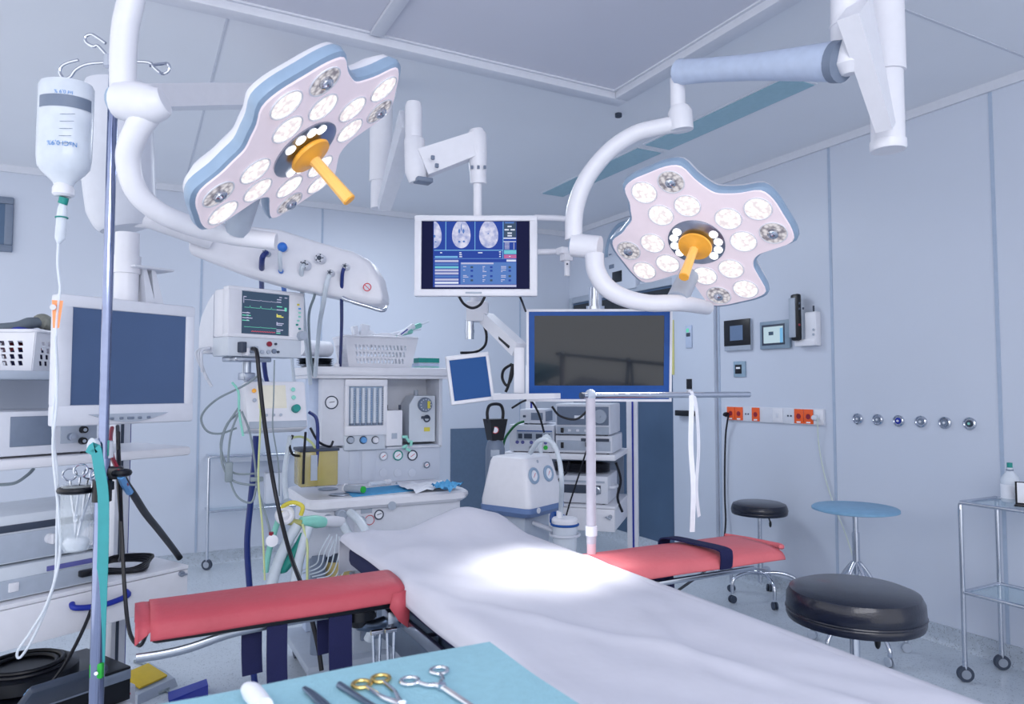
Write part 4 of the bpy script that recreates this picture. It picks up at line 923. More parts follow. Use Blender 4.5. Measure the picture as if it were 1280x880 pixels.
# monitoring leads
cable('monitor_cable', 'thick black cable falling from patient monitor to beneath the left armboard', 'cable', [(316, 436, 2.86), (321, 440, 2.82), (324, 470, 2.8), (332, 540, 2.8), (345, 620, 2.8), (362, 690, 2.7), (380, 740, 2.55), (396, 800, 2.5), (402, 838, 2.48)], .0085, 'cable')
g = G(); g.cyl(at(330, 499, 2.79), at(331, 507, 2.79), .0095); 
h = cable('gas_hose', 'dark navy hose running straight down to floor behind left armboard', 'hose', [(320, 545, 3.05), (318, 580, 3.05), (313, 630, 3.05), (309, 680, 3.05), (312, 735, 3.05), (316, 790, 3.05), (318, 850, 3.05), (330, 884, 3.05)], .013, 'bluehose')
greys = [([(322, 470, 2.9), (305, 482, 2.9), (270, 500, 2.9), (252, 520, 2.9), (258, 538, 2.9), (275, 542, 2.9), (296, 535, 2.92)], 'grey monitor lead making a wide loop left of ventilator display'),
         ([(298, 510, 2.9), (280, 540, 2.9), (277, 575, 2.9), (290, 600, 2.9), (318, 606, 2.9), (325, 598, 2.9)], 'grey monitor lead in long hanging loop, leftmost of lead bundle'),
         ([(300, 512, 2.9), (288, 545, 2.9), (286, 590, 2.9), (296, 620, 2.9), (314, 628, 2.9), (320, 610, 2.9)], 'grey monitor lead in lowest hanging loop of bundle'),
         ([(302, 514, 2.9), (312, 540, 2.9), (318, 575, 2.9), (322, 610, 2.9), (334, 650, 2.88), (338, 668, 2.86)], 'grey monitor lead running down to round white filter disc'),
         ([(300, 516, 2.92), (284, 530, 2.92), (276, 560, 2.92), (290, 590, 2.92), (318, 592, 2.92)], 'thin grey monitor lead, inner loop of the bundle')]
for pts, lb_ in greys: cable('monitor_lead', lb_, 'cable', pts, .0045, 'greycab', 6)
g = G(); g.box(at(286, 590, 2.89), (.03, .02, .08), .006)
single('lead_connector', 'small grey joint piece lower right in the hanging monitor lead loops', 'connector', G().box(at(321, 599, 2.88), (.05, .018, .018), .004), 'greycab', at(321, 599, 2.88))
single('lead_connector', 'grey trunk connector block hanging in the monitor lead loops', 'connector', g, 'greycab', at(286, 590, 2.89))
cable('monitor_lead', 'thin pale yellow lead hanging vertically past ventilator display', 'cable', [(326, 490, 2.84), (325, 540, 2.84), (323, 600, 2.84), (328, 660, 2.84), (331, 725, 2.84)], .004, 'yelcab', 6)
cable('monitor_lead', 'thin grey lead hanging from patient monitor in front of small display', 'cable', [(343, 450, 2.85), (342, 500, 2.85), (341, 535, 2.86), (348, 580, 2.9), (349, 620, 2.92)], .003, 'greycab', 6)
cable('monitor_lead', 'teal clip lead hanging at left side of ventilator display', 'cable', [(290, 478, 2.9), (298, 490, 2.9), (299, 515, 2.9), (304, 545, 2.9)], .005, 'mint', 6)
cable('gas_hose', 'black hose arching beside the amber jar', 'hose', [(386, 515, 3.3), (396, 525, 3.3), (397, 560, 3.3), (395, 608, 3.3)], .008, 'bluehose')
for k, (pts, m, lb_) in enumerate((([(388, 535, 3.32), (398, 552, 3.3), (412, 558, 3.35), (416, 552, 3.4)], 'cable', 'black cable bunch above the amber jar'),
                                 ([(366, 544, 3.2), (362, 556, 3.2), (366, 568, 3.2), (376, 570, 3.3)], 'cable', 'black curled cable end left of amber jar'),
                                 ([(360, 548, 3.22), (376, 546, 3.25), (388, 552, 3.28), (394, 560, 3.3)], 'yelcab', 'yellow green earth cable above the amber jar'),
                                 ([(382, 540, 3.25), (380, 570, 3.25), (379, 605, 3.25)], 'cable', 'black cable hanging in front of the amber jar'),
                                 ([(363, 545, 3.2), (356, 590, 3.2), (358, 625, 3.1)], 'clearhose', 'white hose hanging left of the amber jar'))):
    cable('monitor_cable' if 'cable' in lb_ else 'gas_hose', lb_, 'cable' if 'cable' in lb_ else 'hose', pts, .006 if m != 'clearhose' else .012, m, 6)

# ================================================================== GLASS TROLLEYS
def trolley(label, P, deg, L, W, H, zs, capw, wheel=.04):
    t = T('glass_trolley', label, 'trolley', P, deg); r = .0105
    for s in (0, W):     # bent end frames, one on each long side
        pts = [V((0, s, wheel * 2)), V((0, s, H - .04)), V((0, s, H - .012)), V((.012, s, H)), V((.04, s, H)), V((L - .04, s, H)), V((L - .012, s, H)), V((L, s, H - .012)), V((L, s, H - .04)), V((L, s, wheel * 2))]
        t.part('side_frame', G().tube(pts, r, n=12, smooth=False), 'chrome')
    for z in zs:
        zz = z
        for x in (0, L): t.part('shelf_rail', G().cyl((x, 0, zz), (x, W, zz), r * .9, n=10), 'chrome')
        if z < H - .02:
            for y in (0, W): t.part('shelf_rail', G().cyl((0, y, zz), (L, y, zz), r * .9, n=10), 'chrome')
        t.part('glass_shelf', G().bx(.008, L - .008, .008, W - .008, zz - .006, zz), 'glass')
    for x in (0, L):
        for y in (0, W):
            g = G(); g.cyl((x, y, wheel * 1.6), (x, y, wheel * 2 + .02), .012); cs = t.part('caster', g, 'chrome')
            g = G(); g.mi = 0; g.lathe([(wheel * .6, -.012), (wheel, -.011), (wheel, .011), (wheel * .6, .012)], (x, y, wheel), (.6, .8, 0), 22); g.mi = 1; g.lathe([(wheel * .6, -.014), (wheel * .6, .014), (0, .014)], (x, y, wheel), (.6, .8, 0), 16); t.part('wheel', g, ['dgrey', 'steel'], cs)
    return t
p1 = atz(1207, 852, 0); p2 = atz(1250, 838, 0)
HT = .845
trolley('chrome two-tier glass trolley at right edge of the photo', (p1.x, p1.y - .55, 0), 0, .31, .55, HT, [HT, .42], 0, .036)
# (frame built with its left-near leg out of frame)
p = atz(1258, 626, HT + .003)
t = T('disinfectant_bottle', 'white translucent bottle with teal cap on right-hand glass trolley', 'bottle', (p.x, p.y - .02, HT + .001))
t.part('body', G().lathe([(.036, 0), (.04, .006), (.04, .095), (.037, .115), (.02, .14), (.014, .15), (.014, .165)], (0, 0, 0)), 'clear2')
t.part('label_wrap', G().lathe([(.0405, .018), (.0408, .018), (.0408, .085), (.0405, .085)], (0, 0, 0)), 'paper'); t.part('collar', G().lathe([(.016, .15), (.016, .156), (.013, .156)], (0, 0, 0)), 'grey'); t.part('cap', G().lathe([(.012, .165), (.012, .188), (0, .189)], (0, 0, 0), n=16), 'tealgreen')
g = G(); g.mi = 0; g.tube([V((.0, -.2, .14)), V((.0, -.2, .006)), V((.0, -.04, .006))], .005, smooth=False, n=6); 
p = atz(1277, 632, HT + .003)
t = T('paper_stand', 'black edged stand holding white sheet on right-hand glass trolley', 'paper stand', (p.x + .02, p.y - .02, HT + .002), -70)
t.part('frame', G().bx(-.05, .1, -.003, .003, 0, .11).bx(-.05, .1, -.05, .05, 0, .006), 'black'); t.part('sheet', G().bx(-.042, .098, -.0045, -.0035, .012, .106), 'paper')
q = atz(262, 712, 0)
trolley('chrome two-tier glass trolley standing against the back wall', (q.x - .02, q.y, 0), 0, .68, .38, .86, [.86, .44], 0, .04)
t = T('plastic_tray', 'shallow white plastic tray hung just below top glass of rear trolley', 'tray', (q.x + .36, q.y + .19, .805))
t.part('tray', G().hexa([V((-.2, -.12, -.0)), V((.2, -.12, 0)), V((.2, .12, 0)), V((-.2, .12, 0)), V((-.23, -.15, .045)), V((.23, -.15, .045)), V((.23, .15, .045)), V((-.23, .15, .045))]), 'white2')
single('white_carton', 'upright white carton on lower shelf of rear trolley', 'carton', G().bx(q.x + .42, q.x + .55, q.y + .1, q.y + .28, .452, .70, .006), 'white2', (q.x + .48, q.y + .19, .452))

# ================================================================== LEFT ENDOSCOPY CART
P0 = atz(236, 706, .70)
CW, CDp = .80, .46
LC = T('endoscopy_cart', 'white equipment cart with drawer and shelves at left edge, beside drip stand', 'equipment cart', (P0.x, P0.y, 0), 28)
t = LC
g = G(); g.bx(-CW, 0, 0, CDp, .685, .70, .003); t.part('cabinet_top', g, 'white')
cbm = t.part('drawer_cabinet', G().bx(-CW, -.004, .02, CDp, .555, .684, .003), 'white2')
dr = t.part('drawer', G().bx(-CW + .003, -.003, .0, .022, .553, .683, .003), 'white')
xa, za = t.px(90, 748); xb, zb = t.px(157, 735)
zh = .655
g = G(); g.tube([V((xa, .0, zh + .0)), V((xa + .005, -.022, zh - .012)), V(((xa + xb) / 2, -.03, zh - .022)), V((xb - .005, -.022, zh - .012)), V((xb, .0, zh))], .010, n=10); t.part('handle', g, 'blue', dr)
x, z = t.px(226, 717); g = G(); g.lathe([(.011, 0), (.011, .012), (0, .013)], (x, 0, z), (0, -1, 0), 16); g.box((x + .004, -.018, z - .002), (.022, .012, .006), .002); t.part('lock', g, 'steel', dr)
for x in (-.06, -CW + .06):
    g = G(); g.bx(x - .03, x + .03, CDp - .06, CDp, .1, 1.44, .004); pr = t.part('post', g, 'white2')
    g = G(); g.bx(x + .0305, x + .0325, CDp - .058, CDp - .035, .1, 1.44); t.part('blue_stripe', g, 'blue', pr, label='blue stripe')
    g = G(); g.bx(x - .012, x + .0, CDp - .063, CDp - .0595, .1, 1.42); t.part('slot', g, 'dgrey', pr)
t.part('shelf', G().bx(-CW, 0, .0, CDp - .06, 1.13, 1.165, .01), 'white')
t.part('shelf', G().bx(-CW, -.30, .0, CDp - .06, 1.425, 1.455, .008), 'lgrey')
t.part('shelf', G().bx(-CW, -.17, .0, CDp, .19, .21, .004), 'white2')
t.part('back_panel', G().bx(-CW + .1, -.32, CDp - .12, CDp - .1, 1.165, 1.425), 'wall')
g = G(); g.bx(-CW, -CW + .06, .02, CDp - .02, .09, .13, .01).bx(-.24, -.18, .02, CDp - .02, .09, .13, .01).bx(-CW + .06, -.03, CDp - .07, CDp - .02, .09, .13); t.part('base_frame', g, 'white2')
for x in (-CW + .03, -.21):
    for y in (.05, CDp - .05): t.part('caster', G().cyl((x - .014, y, .045), (x + .014, y, .045), .045).box((x, y, .075), (.02, .03, .05)), 'dgrey')
def lw(x, y, z): return LC.W @ V((x, y, z))
# device on the middle shelf
xr = LC.px(122, 540, .02)[0]
t = T('light_source', 'white light source unit with dark display and black knobs, on middle cart shelf', 'medical device', lw(xr, .02, 1.165), 28)
W_, H_ = CW - .06 + xr, .155
t.part('case', G().bx(-W_, 0, 0, .34, .008, H_, .006), 'white2')
x0, z1 = t.px(13, 521); x1, z0 = t.px(64, 556); t.part('display', G().bx(max(x0, -W_ + .01), x1, -.004, .002, z0, z1, .002), 'grey')
x0, z1 = t.px(76, 528); x1, z0 = t.px(120, 560); t.part('knob_panel', G().bx(x0, -.004, -.003, .002, .04, H_ - .012, .001), 'lgrey')
for px, py, m in ((88, 546, 'steel'), (103, 537, 'black'), (102, 551, 'black')):
    x, z = t.px(px, py); g = G(); g.mi = 0; g.lathe([(.013, 0), (.012, .016), (0, .017)], (x, -.003, z), (0, -1, 0), 18); g.mi = 1; g.lathe([(.006, 0), (.006, .019), (0, .019)], (x, -.003, z), (0, -1, 0), 10); t.part('knob', g, [m, 'lgrey'])
for x in (-W_ + .03, -.03): t.part('foot', G().cyl((x, .03, 0), (x, .03, .01), .012), 'black')
# two stacked units on the drawer cabinet
for k, (z, h, lb_) in enumerate(((.70, .115, 'lower grey-white camera unit with violet stripe, directly on cart drawer cabinet'), (.815, .165, 'upper grey-white camera unit with round dial, stacked on another unit'))):
    xr = -.30
    t = T('camera_control_unit', lb_, 'medical device', lw(xr, .03 + .01 * k, z), 28, None)
    W_ = CW - .04 + xr
    t.part('case', G().bx(-W_, 0, 0, .34, .006, h - .002, .005), 'offw')
    t.part('front_panel', G().bx(-W_ + .005, -.005, -.004, .001, .012, h * .62, .001), 'lgrey')
    t.part('stripe', G().bx(-W_ + .005 if k else -.2, -.02, -.005, .001, h * .66, h * .80, .0005), 'dgrey' if k else 'purple')
    x, zz = t.px(5 if k == 0 else 5, 730 if k == 0 else 692, -.004); t.part('power_switch', G().box((-W_ + .05, -.006, h * .36), (.016, .008, .03), .002), 'black')
    if k: 
        g = G(); g.lathe([(.034, 0), (.032, .014), (0, .015)], (-.055, -.004, h * .34), (0, -1, 0), 26); t.part('dial', g, 'white'); g = G(); g.lathe([(.018, 0), (.017, .02), (0, .02)], (-.19, -.004, h * .42), (0, -1, 0), 18); g.box((-.19, -.026, h * .42), (.006, .006, .034), .001); t.part('knob', g, 'white')
        t.part('socket', G().box((-.012 - .02, -.006, h * .8), (.03, .008, .05), .003), 'dgrey')
    else:
        g = G(); g.box((-.075, -.014, h * .4), (.05, .03, .022), .004); t.part('plug', g, 'black'); t.part('button', G().box((-.3, -.007, h * .4), (.03, .008, .03), .003), 'white')
    for x in (-W_ + .03, -.03): t.part('foot', G().cyl((x, .03, 0), (x, .03, .008), .012), 'black')
# basket on the top shelf
bl_ = lw(-.50, .19, 1.455)
bk = basket('plastic_basket', 'white slotted plastic basket with cables on left cart top shelf', bl_, 62, .30, .22, .135, 4, 7)
def bp(x, y, z): return bl_ + Matrix.Rotation(R_(62), 3, 'Z') @ V((x, y, z))
cols = ['blue', 'redb', 'lblue', 'navy', 'sky', 'blue']
for k, (x, y, z, sx, sy, sz, m, lb_) in enumerate(((-.06, -.03, .04, .1, .09, .07, 'navy', 'navy fabric pouch inside left basket'), (.06, -.04, .035, .09, .08, .06, 'sky', 'sky blue pouch inside left basket'), (.03, .05, .08, .13, .06, .05, 'redb', 'dark red pouch inside left basket'), (-.03, .02, .135, .22, .15, .03, 'blue', 'royal blue folded cloth on top of left basket'))):
    single('pouch', lb_, 'pouch', G().box(bp(x, y, z), (sx, sy, sz), .02, Matrix.Rotation(R_(62), 3, 'Z'), 3), m, bp(x, y, z - sz / 2))
a, b = at(2, 410, 2.42), at(66, 404, 2.55)
g = G(); g.tube([at(-8, 410, 2.40), at(20, 408, 2.44), at(36, 404, 2.47), at(48, 403, 2.5)], [.014, .016, .02, .018], n=12); t = single('brush', 'grey bottle brush handle lying across left basket', 'brush', g, 'wood', at(20, 410, 2.44))
g = G(); g.tube([at(46, 402, 2.5), at(54, 402, 2.52), at(66, 408, 2.55)], [.022, .028, .02], n=12); single('sponge', 'grey sponge with yellow edge at right end of left basket', 'sponge', g, mat('sponge', (.52, .53, .50), .8, var=.2, bump=.3), at(56, 408, 2.52))
# black recorder etc. on the low shelf
t = T('video_recorder', 'black recorder with silver front strip on lowest shelf of left cart', 'recorder', lw(-.165, .10, .21), 28)
t.part('case', G().bx(-.6, 0, 0, .34, .006, .13, .004), 'black'); t.part('silver_strip', G().bx(-.598, -.002, -.005, .001, .085, .122, .002), 'steel')
for x in (-.57, -.03): t.part('foot', G().cyl((x, .03, 0), (x, .03, .008), .012), 'black')
t = T('cable_drum', 'round black cable reel lying on the black recorder', 'cable reel', lw(-.46, .27, .342), 28)
t.part('reel', G().lathe([(.16, 0), (.17, .008), (.17, .05), (.14, .06), (.06, .05), (0, .05)], (0, 0, 0)), 'black'); g = G()
for k in range(3): g.torus((0, 0, .06 + .008 * (k % 2)), (0, 0, 1), .1 + .018 * k, .008)
t.part('coiled_cable', g, 'cable')
t = T('foot_switch', 'dark blue-grey control panel with white marks leaning by black recorder', 'control panel', at(78, 868, 2.36), 28)
Rk = Matrix.Rotation(R_(-40), 3, 'X'); g = G(); g.box((0, 0, .02), (.24, .15, .03), .012, Rk); t.part('body', g, 'dgrey')
for k in range(5): t.part('marking', G().box(Rk @ V((-.06 + .04 * k, .05, .018)) + V((0, 0, .02)), (.016, .006, .002), 0, Rk @ Matrix.Rotation(.6, 3, 'Z')), 'paper')
for k in range(2): t.part('button', G().box(Rk @ V((-.1, -.0 - .025 * k, .018)) + V((0, 0, .02)), (.018, .018, .006), .002, Rk), 'lblue')
for k in range(2): t.part('yellow_key', G().box(Rk @ V((.09, .03 - .025 * k, .018)) + V((0, 0, .02)), (.022, .018, .006), .002, Rk), 'yellow')
pp = atz(182, 852, .05)
t = T('foot_pedal', 'grey foot pedal with yellow plate on floor beside left cart', 'foot pedal', (pp.x, pp.y, 0), 40)
t.part('base', G().hexa([V((-.11, -.08, 0)), V((.11, -.08, 0)), V((.11, .1, 0)), V((-.11, .1, 0)), V((-.1, -.07, .04)), V((.1, -.07, .04)), V((.1, .09, .09)), V((-.1, .09, .09))]), 'lgrey')
Rk = Matrix.Rotation(R_(17), 3, 'X'); t.part('pedal_plate', G().box((0, .01, .075), (.15, .13, .012), .004, Rk), 'ypedal', label='yellow tread plate')
pp = atz(143, 872, .1); t = T('foot_pedal', 'white box-shaped foot pedal in front of black recorder', 'foot pedal', (pp.x, pp.y - .03, 0), 28); t.part('base', G().bx(-.12, .06, -.06, .1, 0, .16, .01), 'white2'); t.part('blue_label', G().bx(-.09, -.05, -.062, -.059, .1, .13), 'blue'); t.part('red_mark', G().box((.03, -.061, .13), (.008, .002, .008)), 'pred')
pp = atz(238, 870, 0); single('blue_wedge', 'small dark blue pedal lying on floor near teal table', 'foot pedal', G().hexa([pp + V((-.09, -.05, 0)), pp + V((.07, -.05, 0)), pp + V((.07, .05, 0)), pp + V((-.09, .05, 0)), pp + V((-.09, -.05, .015)), pp + V((.07, -.04, .05)), pp + V((.07, .04, .05)), pp + V((-.09, .05, .015))]), 'blue', pp)
pp = atz(168, 845, 0)
def floorcable(lb_, pts, r, m): return single('power_cable', lb_, 'cable', G().tube([V((atz(x, y, 0).x, atz(x, y, 0).y, r)) for x, y in pts], r, n=7), m, V((atz(*pts[0], 0).x, atz(*pts[0], 0).y, 0)))
floorcable('grey cable curling on floor around the yellow pedal', ((168, 828), (190, 835), (210, 846), (214, 858), (200, 868), (175, 870)), .007, 'greycab')
floorcable('thin grey cable running on floor to small dark blue pedal', ((178, 858), (200, 862), (222, 872)), .005, 'greycab')
cable('power_cable', 'black cable dropping from the lower camera unit plug to black recorder', 'cable', [lw(-.37, .0, .745), lw(-.36, -.03, .72), lw(-.39, -.03, .6), lw(-.45, -.0, .45), lw(-.5, .05, .36)], .006, 'cable', 7)
cable('power_cable', 'long thin black cable hanging down between drip stand and red armboard', 'cable', [(148, 540, 2.2), (148, 600, 2.15), (152, 660, 2.1), (156, 740, 2.05), (162, 790, 2.0), (174, 807, 1.98), (182, 795, 1.97), (187, 780, 1.96)], .0055, 'cable', 7)
g = G()
for k in range(4): g.tube([lw(-.26 + .01 * k, .12 + .02 * k, .706), lw(-.17, .03 + .02 * k, .71), lw(-.11 + .01 * k, .12, .72 + .006 * k), lw(-.18, .22, .72 + .006 * k), lw(-.25, .2, .712)], .006, n=6)
single('cable_coil', 'coiled black cable lying on top of left cart drawer', 'cable', g, 'cable', lw(-.18, .12, .70))
cable('power_cable', 'grey cable under the middle shelf at far left', 'cable', [(-5, 606, 2.5), (18, 604, 2.52), (34, 594, 2.55), (42, 586, 2.58)], .006, 'greycab', 6)

# ================================================================== DRIP STAND
dI = 2.05
pb = at(133, 420, dI)
iv = T('drip_stand', 'chrome drip stand pole with hooks in the left foreground', 'drip stand', (pb.x, pb.y, 0))
iz = at(138, 78, dI).z; zj = at(133, 520, dI).z
g = G(); g.cyl((pb.x, pb.y, .08), (pb.x, pb.y, at(128, 572, dI).z), .019, n=20); g.cyl((pb.x, pb.y, .8), (pb.x, pb.y, iz), .0135, n=20); iv.part('pole', g, 'poleC', world=True)
hk = [[(139, 78), (118, 79), (104, 82), (94, 88), (88, 96), (80, 98), (75, 91), (77, 83), (86, 78), (98, 75)],
      [(139, 77), (160, 77), (186, 78), (193, 85), (203, 92), (211, 88), (210, 80), (200, 80), (187, 82)],
      [(138, 74), (130, 65), (122, 57), (117, 58), (108, 53), (107, 46), (114, 43), (122, 47), (132, 54)],
      [(138, 78), (142, 70), (150, 66)]]
for h_ in hk[:3]: iv.part('hook', G().tube([at(x, y, dI) for x, y in h_], .0045, n=8), 'chrome', world=True)
iv.part('top_fitting', G().cyl(at(138, 70, dI), at(138, 84, dI), .018), 'chrome', world=True)
kb = at(128, 556, dI - .0)
g = G(); g.cyl(at(130, 572, dI), at(130, 552, dI), .024); g.cyl(at(130, 558, dI), at(114, 558, dI - .03), .02, .024); iv.part('height_knob', g, 'clear2', world=True)
for k in range(5):
    a = 2 * PI * k / 5 + .3; g = G(); g.tube([V((pb.x, pb.y, .1)), V((pb.x + .15 * math.cos(a), pb.y + .15 * math.sin(a), .085)), V((pb.x + .28 * math.cos(a), pb.y + .28 * math.sin(a), .07))], .012); lg = iv.part('leg', g, 'chrome', world=True)
    q = V((pb.x + .28 * math.cos(a), pb.y + .28 * math.sin(a), .03)); iv.part('caster', G().cyl(q - V((0, .012, 0)), q + V((0, .012, 0)), .03), 'dgrey', lg, world=True)
# holder with forceps glass
jt = at(97, 612, dI)
t = T('instrument_jar', 'clear cylinder jar in black ring holder clamped to drip stand', 'jar', at(97, 690, dI))
g = G(); g.torus(jt, (0, 0, 1), .044, .009, 26, 8); g.tube([at(114, 611, dI), at(122, 610, dI), at(129, 609, dI)], .010, n=8); g.cyl((pb.x, pb.y, jt.z - .03), (pb.x, pb.y, jt.z + .03), .025); t.part('ring_holder', g, 'black', world=True)
zj0 = at(97, 690, dI).z
t.part('glass_cylinder', G().lathe([(.006, zj0), (.03, zj0 + .006), (.042, zj0 + .03), (.042, jt.z + .015)], (jt.x, jt.y, 0)), 'clear', world=True)
t.part('clear_base', G().lathe([(.025, zj0 + .01), (.034, zj0 + .03), (.025, zj0 + .045)], (jt.x, jt.y, 0)), 'clear2', world=True)
def forceps(label, tip, r1, r2, ringr, m='chrome', rr_=.0028, group=None, nrm=None, jaw=.35, rm=None):
    """tip: point, r1/r2: centres of finger rings"""
    t = T('forceps', label, 'forceps', tip, 0, group); pv = V(r1).lerp(V(r2), .5).lerp(V(tip), 1 - jaw)
    nrm = V(nrm) if nrm is not None else (V(r1) - V(tip)).cross(V(r2) - V(tip)).normalized()
    for k, (r, o) in enumerate(((r1, r2), (r2, r1))):
        ax = (V(r) - pv).normalized(); s = V(r) - ax * ringr
        off = (V(r) - V(o)).normalized() * rr_ * .9
        g = G(); g.tube([s, s.lerp(pv, .5) + off * 1.5, pv + off * .3, V(tip) - off * .6], [rr_ * 1.0, rr_ * 1.2, rr_ * 1.6, rr_ * .7], n=8)
        am = t.part('arm', g, m, world=True); t.part('finger_ring', G().torus(V(r), nrm, ringr, rr_ * 1.05, 22, 8), rm or m, am, world=True)
    t.part('hinge', G().lathe([(rr_ * 2, -rr_ * 1.6), (rr_ * 2, rr_ * 1.6)], pv, nrm, 12), m, world=True)
    return t
vd = -ray(97, 590).normalized()
forceps('chrome forceps leaning left in clear jar on drip stand', at(94, 682, dI), at(87, 593, dI + .015), at(101, 588, dI - .015), .017, nrm=vd)
forceps('chrome forceps leaning right in clear jar on drip stand', at(95, 680, dI - .01), at(111, 592, dI + .015), at(119, 594, dI - .012), .015, nrm=vd + RT * .8)
# clamp + cables
t = T('cable_clamp', 'black clamp gripping cables on the drip stand', 'clamp', at(143, 592, dI))
g = G(); g.box(at(140, 591, dI), (.06, .045, .036), .008); g.torus(at(152, 591, dI), (0, 0, 1), .018, .010); g.cyl(at(136, 602, dI), at(136, 612, dI), .014); t.part('jaw', g, 'black', world=True)
cable('endoscope_cable', 'thick black light cable slanting down from clamp toward left cart', 'cable', [(151, 590, 2.05), (158, 604, 2.1), (168, 620, 2.2), (182, 642, 2.4), (198, 662, 2.6), (212, 680, 2.78), (221, 692, 2.88), (225, 698, 2.9)], [.008, .0115, .012, .012], 'cable', 10)
cable('endoscope_cable', 'red cable passing from behind monitor to clamp on drip stand', 'cable', [(140, 535, 2.3), (138, 548, 2.2), (140, 570, 2.1), (149, 590, 2.04), (157, 604, 2.08), (160, 610, 2.12)], .0065, 'redb', 8)
cable('endoscope_cable', 'thin black cable hanging behind clamp from left monitor', 'cable', [(147, 533, 2.4), (148, 560, 2.2), (149, 590, 2.1), (151, 640, 2.1), (152, 690, 2.15), (150, 700, 2.2)], .006, 'cable', 8)
cable('endoscope_cable', 'blue and white sheathed cable below the clamp', 'cable', [(151, 595, 2.04), (155, 604, 2.08), (162, 615, 2.14)], .011, 'lblue', 8)
# strap
t = T('tourniquet_strap', 'teal tourniquet strap with green buckle hanging on drip stand', 'strap', at(123, 850, 2.0))
t.part('band', G().strip([at(x, y, 2.0) for x, y in ((113, 568), (119, 560), (124, 585), (129, 620), (129, 680), (127, 740), (125, 800), (124, 828))], .031, RT, .002, 6), 'tealstrap', world=True)
t.part('buckle', G().box(at(121, 838, 1.995), (.036, .015, .042), .004, Matrix.Rotation(-HEAD, 3, 'Z')), 'green', world=True); t.part('button', G().cyl(at(120, 842, 1.985), at(120, 842, 1.98), .005), 'steel', world=True)
t.part('green_end', G().box(at(134, 560, 2.04), (.01, .02, .045), .002), 'tealgreen', world=True)
# saline bottle, hung upside down
bt = at(79, 160, dI); 
sb = T('saline_bottle', 'hanging clear saline bottle with printed NaCl label, on drip stand hook', 'bottle', at(79, 245, dI), -27.9)
def bq(px, py): v = sb.I @ at(px, py, dI); return v.x, v.z
zt, zb_, zn, zc = bq(79, 102)[1], bq(79, 222)[1], bq(79, 236)[1], bq(79, 246)[1]
hw = (bq(112, 160)[0] - bq(46, 160)[0]) / 2; cx0 = bq(79, 160)[0]
def ovals(specs):
    return [[V((cx0 + sh + a * math.cos(2 * PI * k / 32) , .8 * a * math.sin(2 * PI * k / 32), z)) for k in range(32)] for a, z, sh in specs]
def loftc(g, rings, caps=True):
    N = len(rings[0]); g.raw([p for r in rings for p in r], [(i * N + k, i * N + (k + 1) % N, (i + 1) * N + (k + 1) % N, (i + 1) * N + k) for i in range(len(rings) - 1) for k in range(N)] + ([tuple(range(N))[::-1], tuple((len(rings) - 1) * N + k for k in range(N))] if caps else []))
    return g
zl = bq(79, 150)[1]
g = G(); loftc(g, ovals([(.022, zn, 0), (.03, zb_ - .012, 0), (hw * .74, zb_ + .012, -.001), (hw * .92, zb_ + .03, -.001), (hw * .97, zb_ + .06, -.001), (hw * .98, zt - .05, .0), (hw * .98, zt - .012, 0), (hw * .92, zt - .003, 0), (hw * .3, zt, 0)])); sb.part('body', g, 'clear2')
g = G(); loftc(g, ovals([(hw * .6, zb_ + .016, 0), (hw * .88, zb_ + .034, 0), (hw * .92, zl, 0)])); sb.part('saline', g, 'liquid')
za_, zb2 = bq(79, 125)[1], bq(79, 140)[1]
g = G(); K = 16
def lab(g, u0, u1, z0, z1, e=1.004):
    vs = []
    for k in range(K + 1):
        a = PI + (u0 + (u1 - u0) * k / K) * PI; vs += [V((cx0 + hw * .975 * e * math.cos(a), .8 * hw * .975 * e * math.sin(a), z)) for z in (z0, z1)]
    g.raw(vs, [(2 * k, 2 * k + 2, 2 * k + 3, 2 * k + 1) for k in range(K)])
lab(g, .30, .98, zb2, za_, 1.025); sb.part('grey_band', g, 'grey')
def onb(x, y, h): a = PI * 1.5 + .38 + x / (hw * .98); return V((cx0 + hw * 1.0 * math.cos(a), .8 * hw * 1.0 * math.sin(a) - .0012, y))
g = G(); zt0 = bq(79, 186)[1]; textmesh(g, 'NaCl 0,9%', .0185, lambda x, y, h: onb(-x, zt0 - y, h)); sb.part('label_text', g, 'txt')
g = G(); textmesh(g, 'Inf 0,9 %', .014, lambda x, y, h: onb(-x, bq(79, 122)[1] - y, h)); sb.part('label_text', g, 'txt')
g = G()
for k in range(5): g.box(onb(.004, bq(79, 150 + 9 * k)[1], 0), (.06 - .006 * k, .001, .001))
sb.part('small_print', g, 'txtg')
g = G(); g.lathe([(.022, zn + .014), (.028, zn), (.028, zc + .006), (.021, zc)], (cx0, 0, 0)); sb.part('neck_cap', g, 'white')
g = G(); g.tube([V((cx0, 0, zt - .002)), V((cx0 - .004, 0, zt + .01)), V((cx0 + .006, 0, bq(80, 94)[1]))], .0055); sb.part('hanger_loop', g, 'white')
ds = T('infusion_set', 'clear drip chamber and infusion tubing with orange clamp below saline bottle', 'infusion set', at(72, 400, dI))
g = G(); g.tube([at(80, 247, dI), at(79, 252, dI), at(78, 255, dI)], .0125, n=12); ds.part('spike', g, 'tealgreen', world=True)
g = G(); g.tube([at(79, 254, dI), at(78, 262, dI), at(77, 272, dI), at(75, 298, dI), at(73, 304, dI)], [.009, .0125, .0135, .0135, .005], n=14, smooth=False); dc = ds.part('drip_chamber', g, 'clear2', world=True)
ds.part('green_ring', G().torus(at(77, 272, dI), (0, 0, 1), .015, .0022), 'tealgreen', dc, world=True)
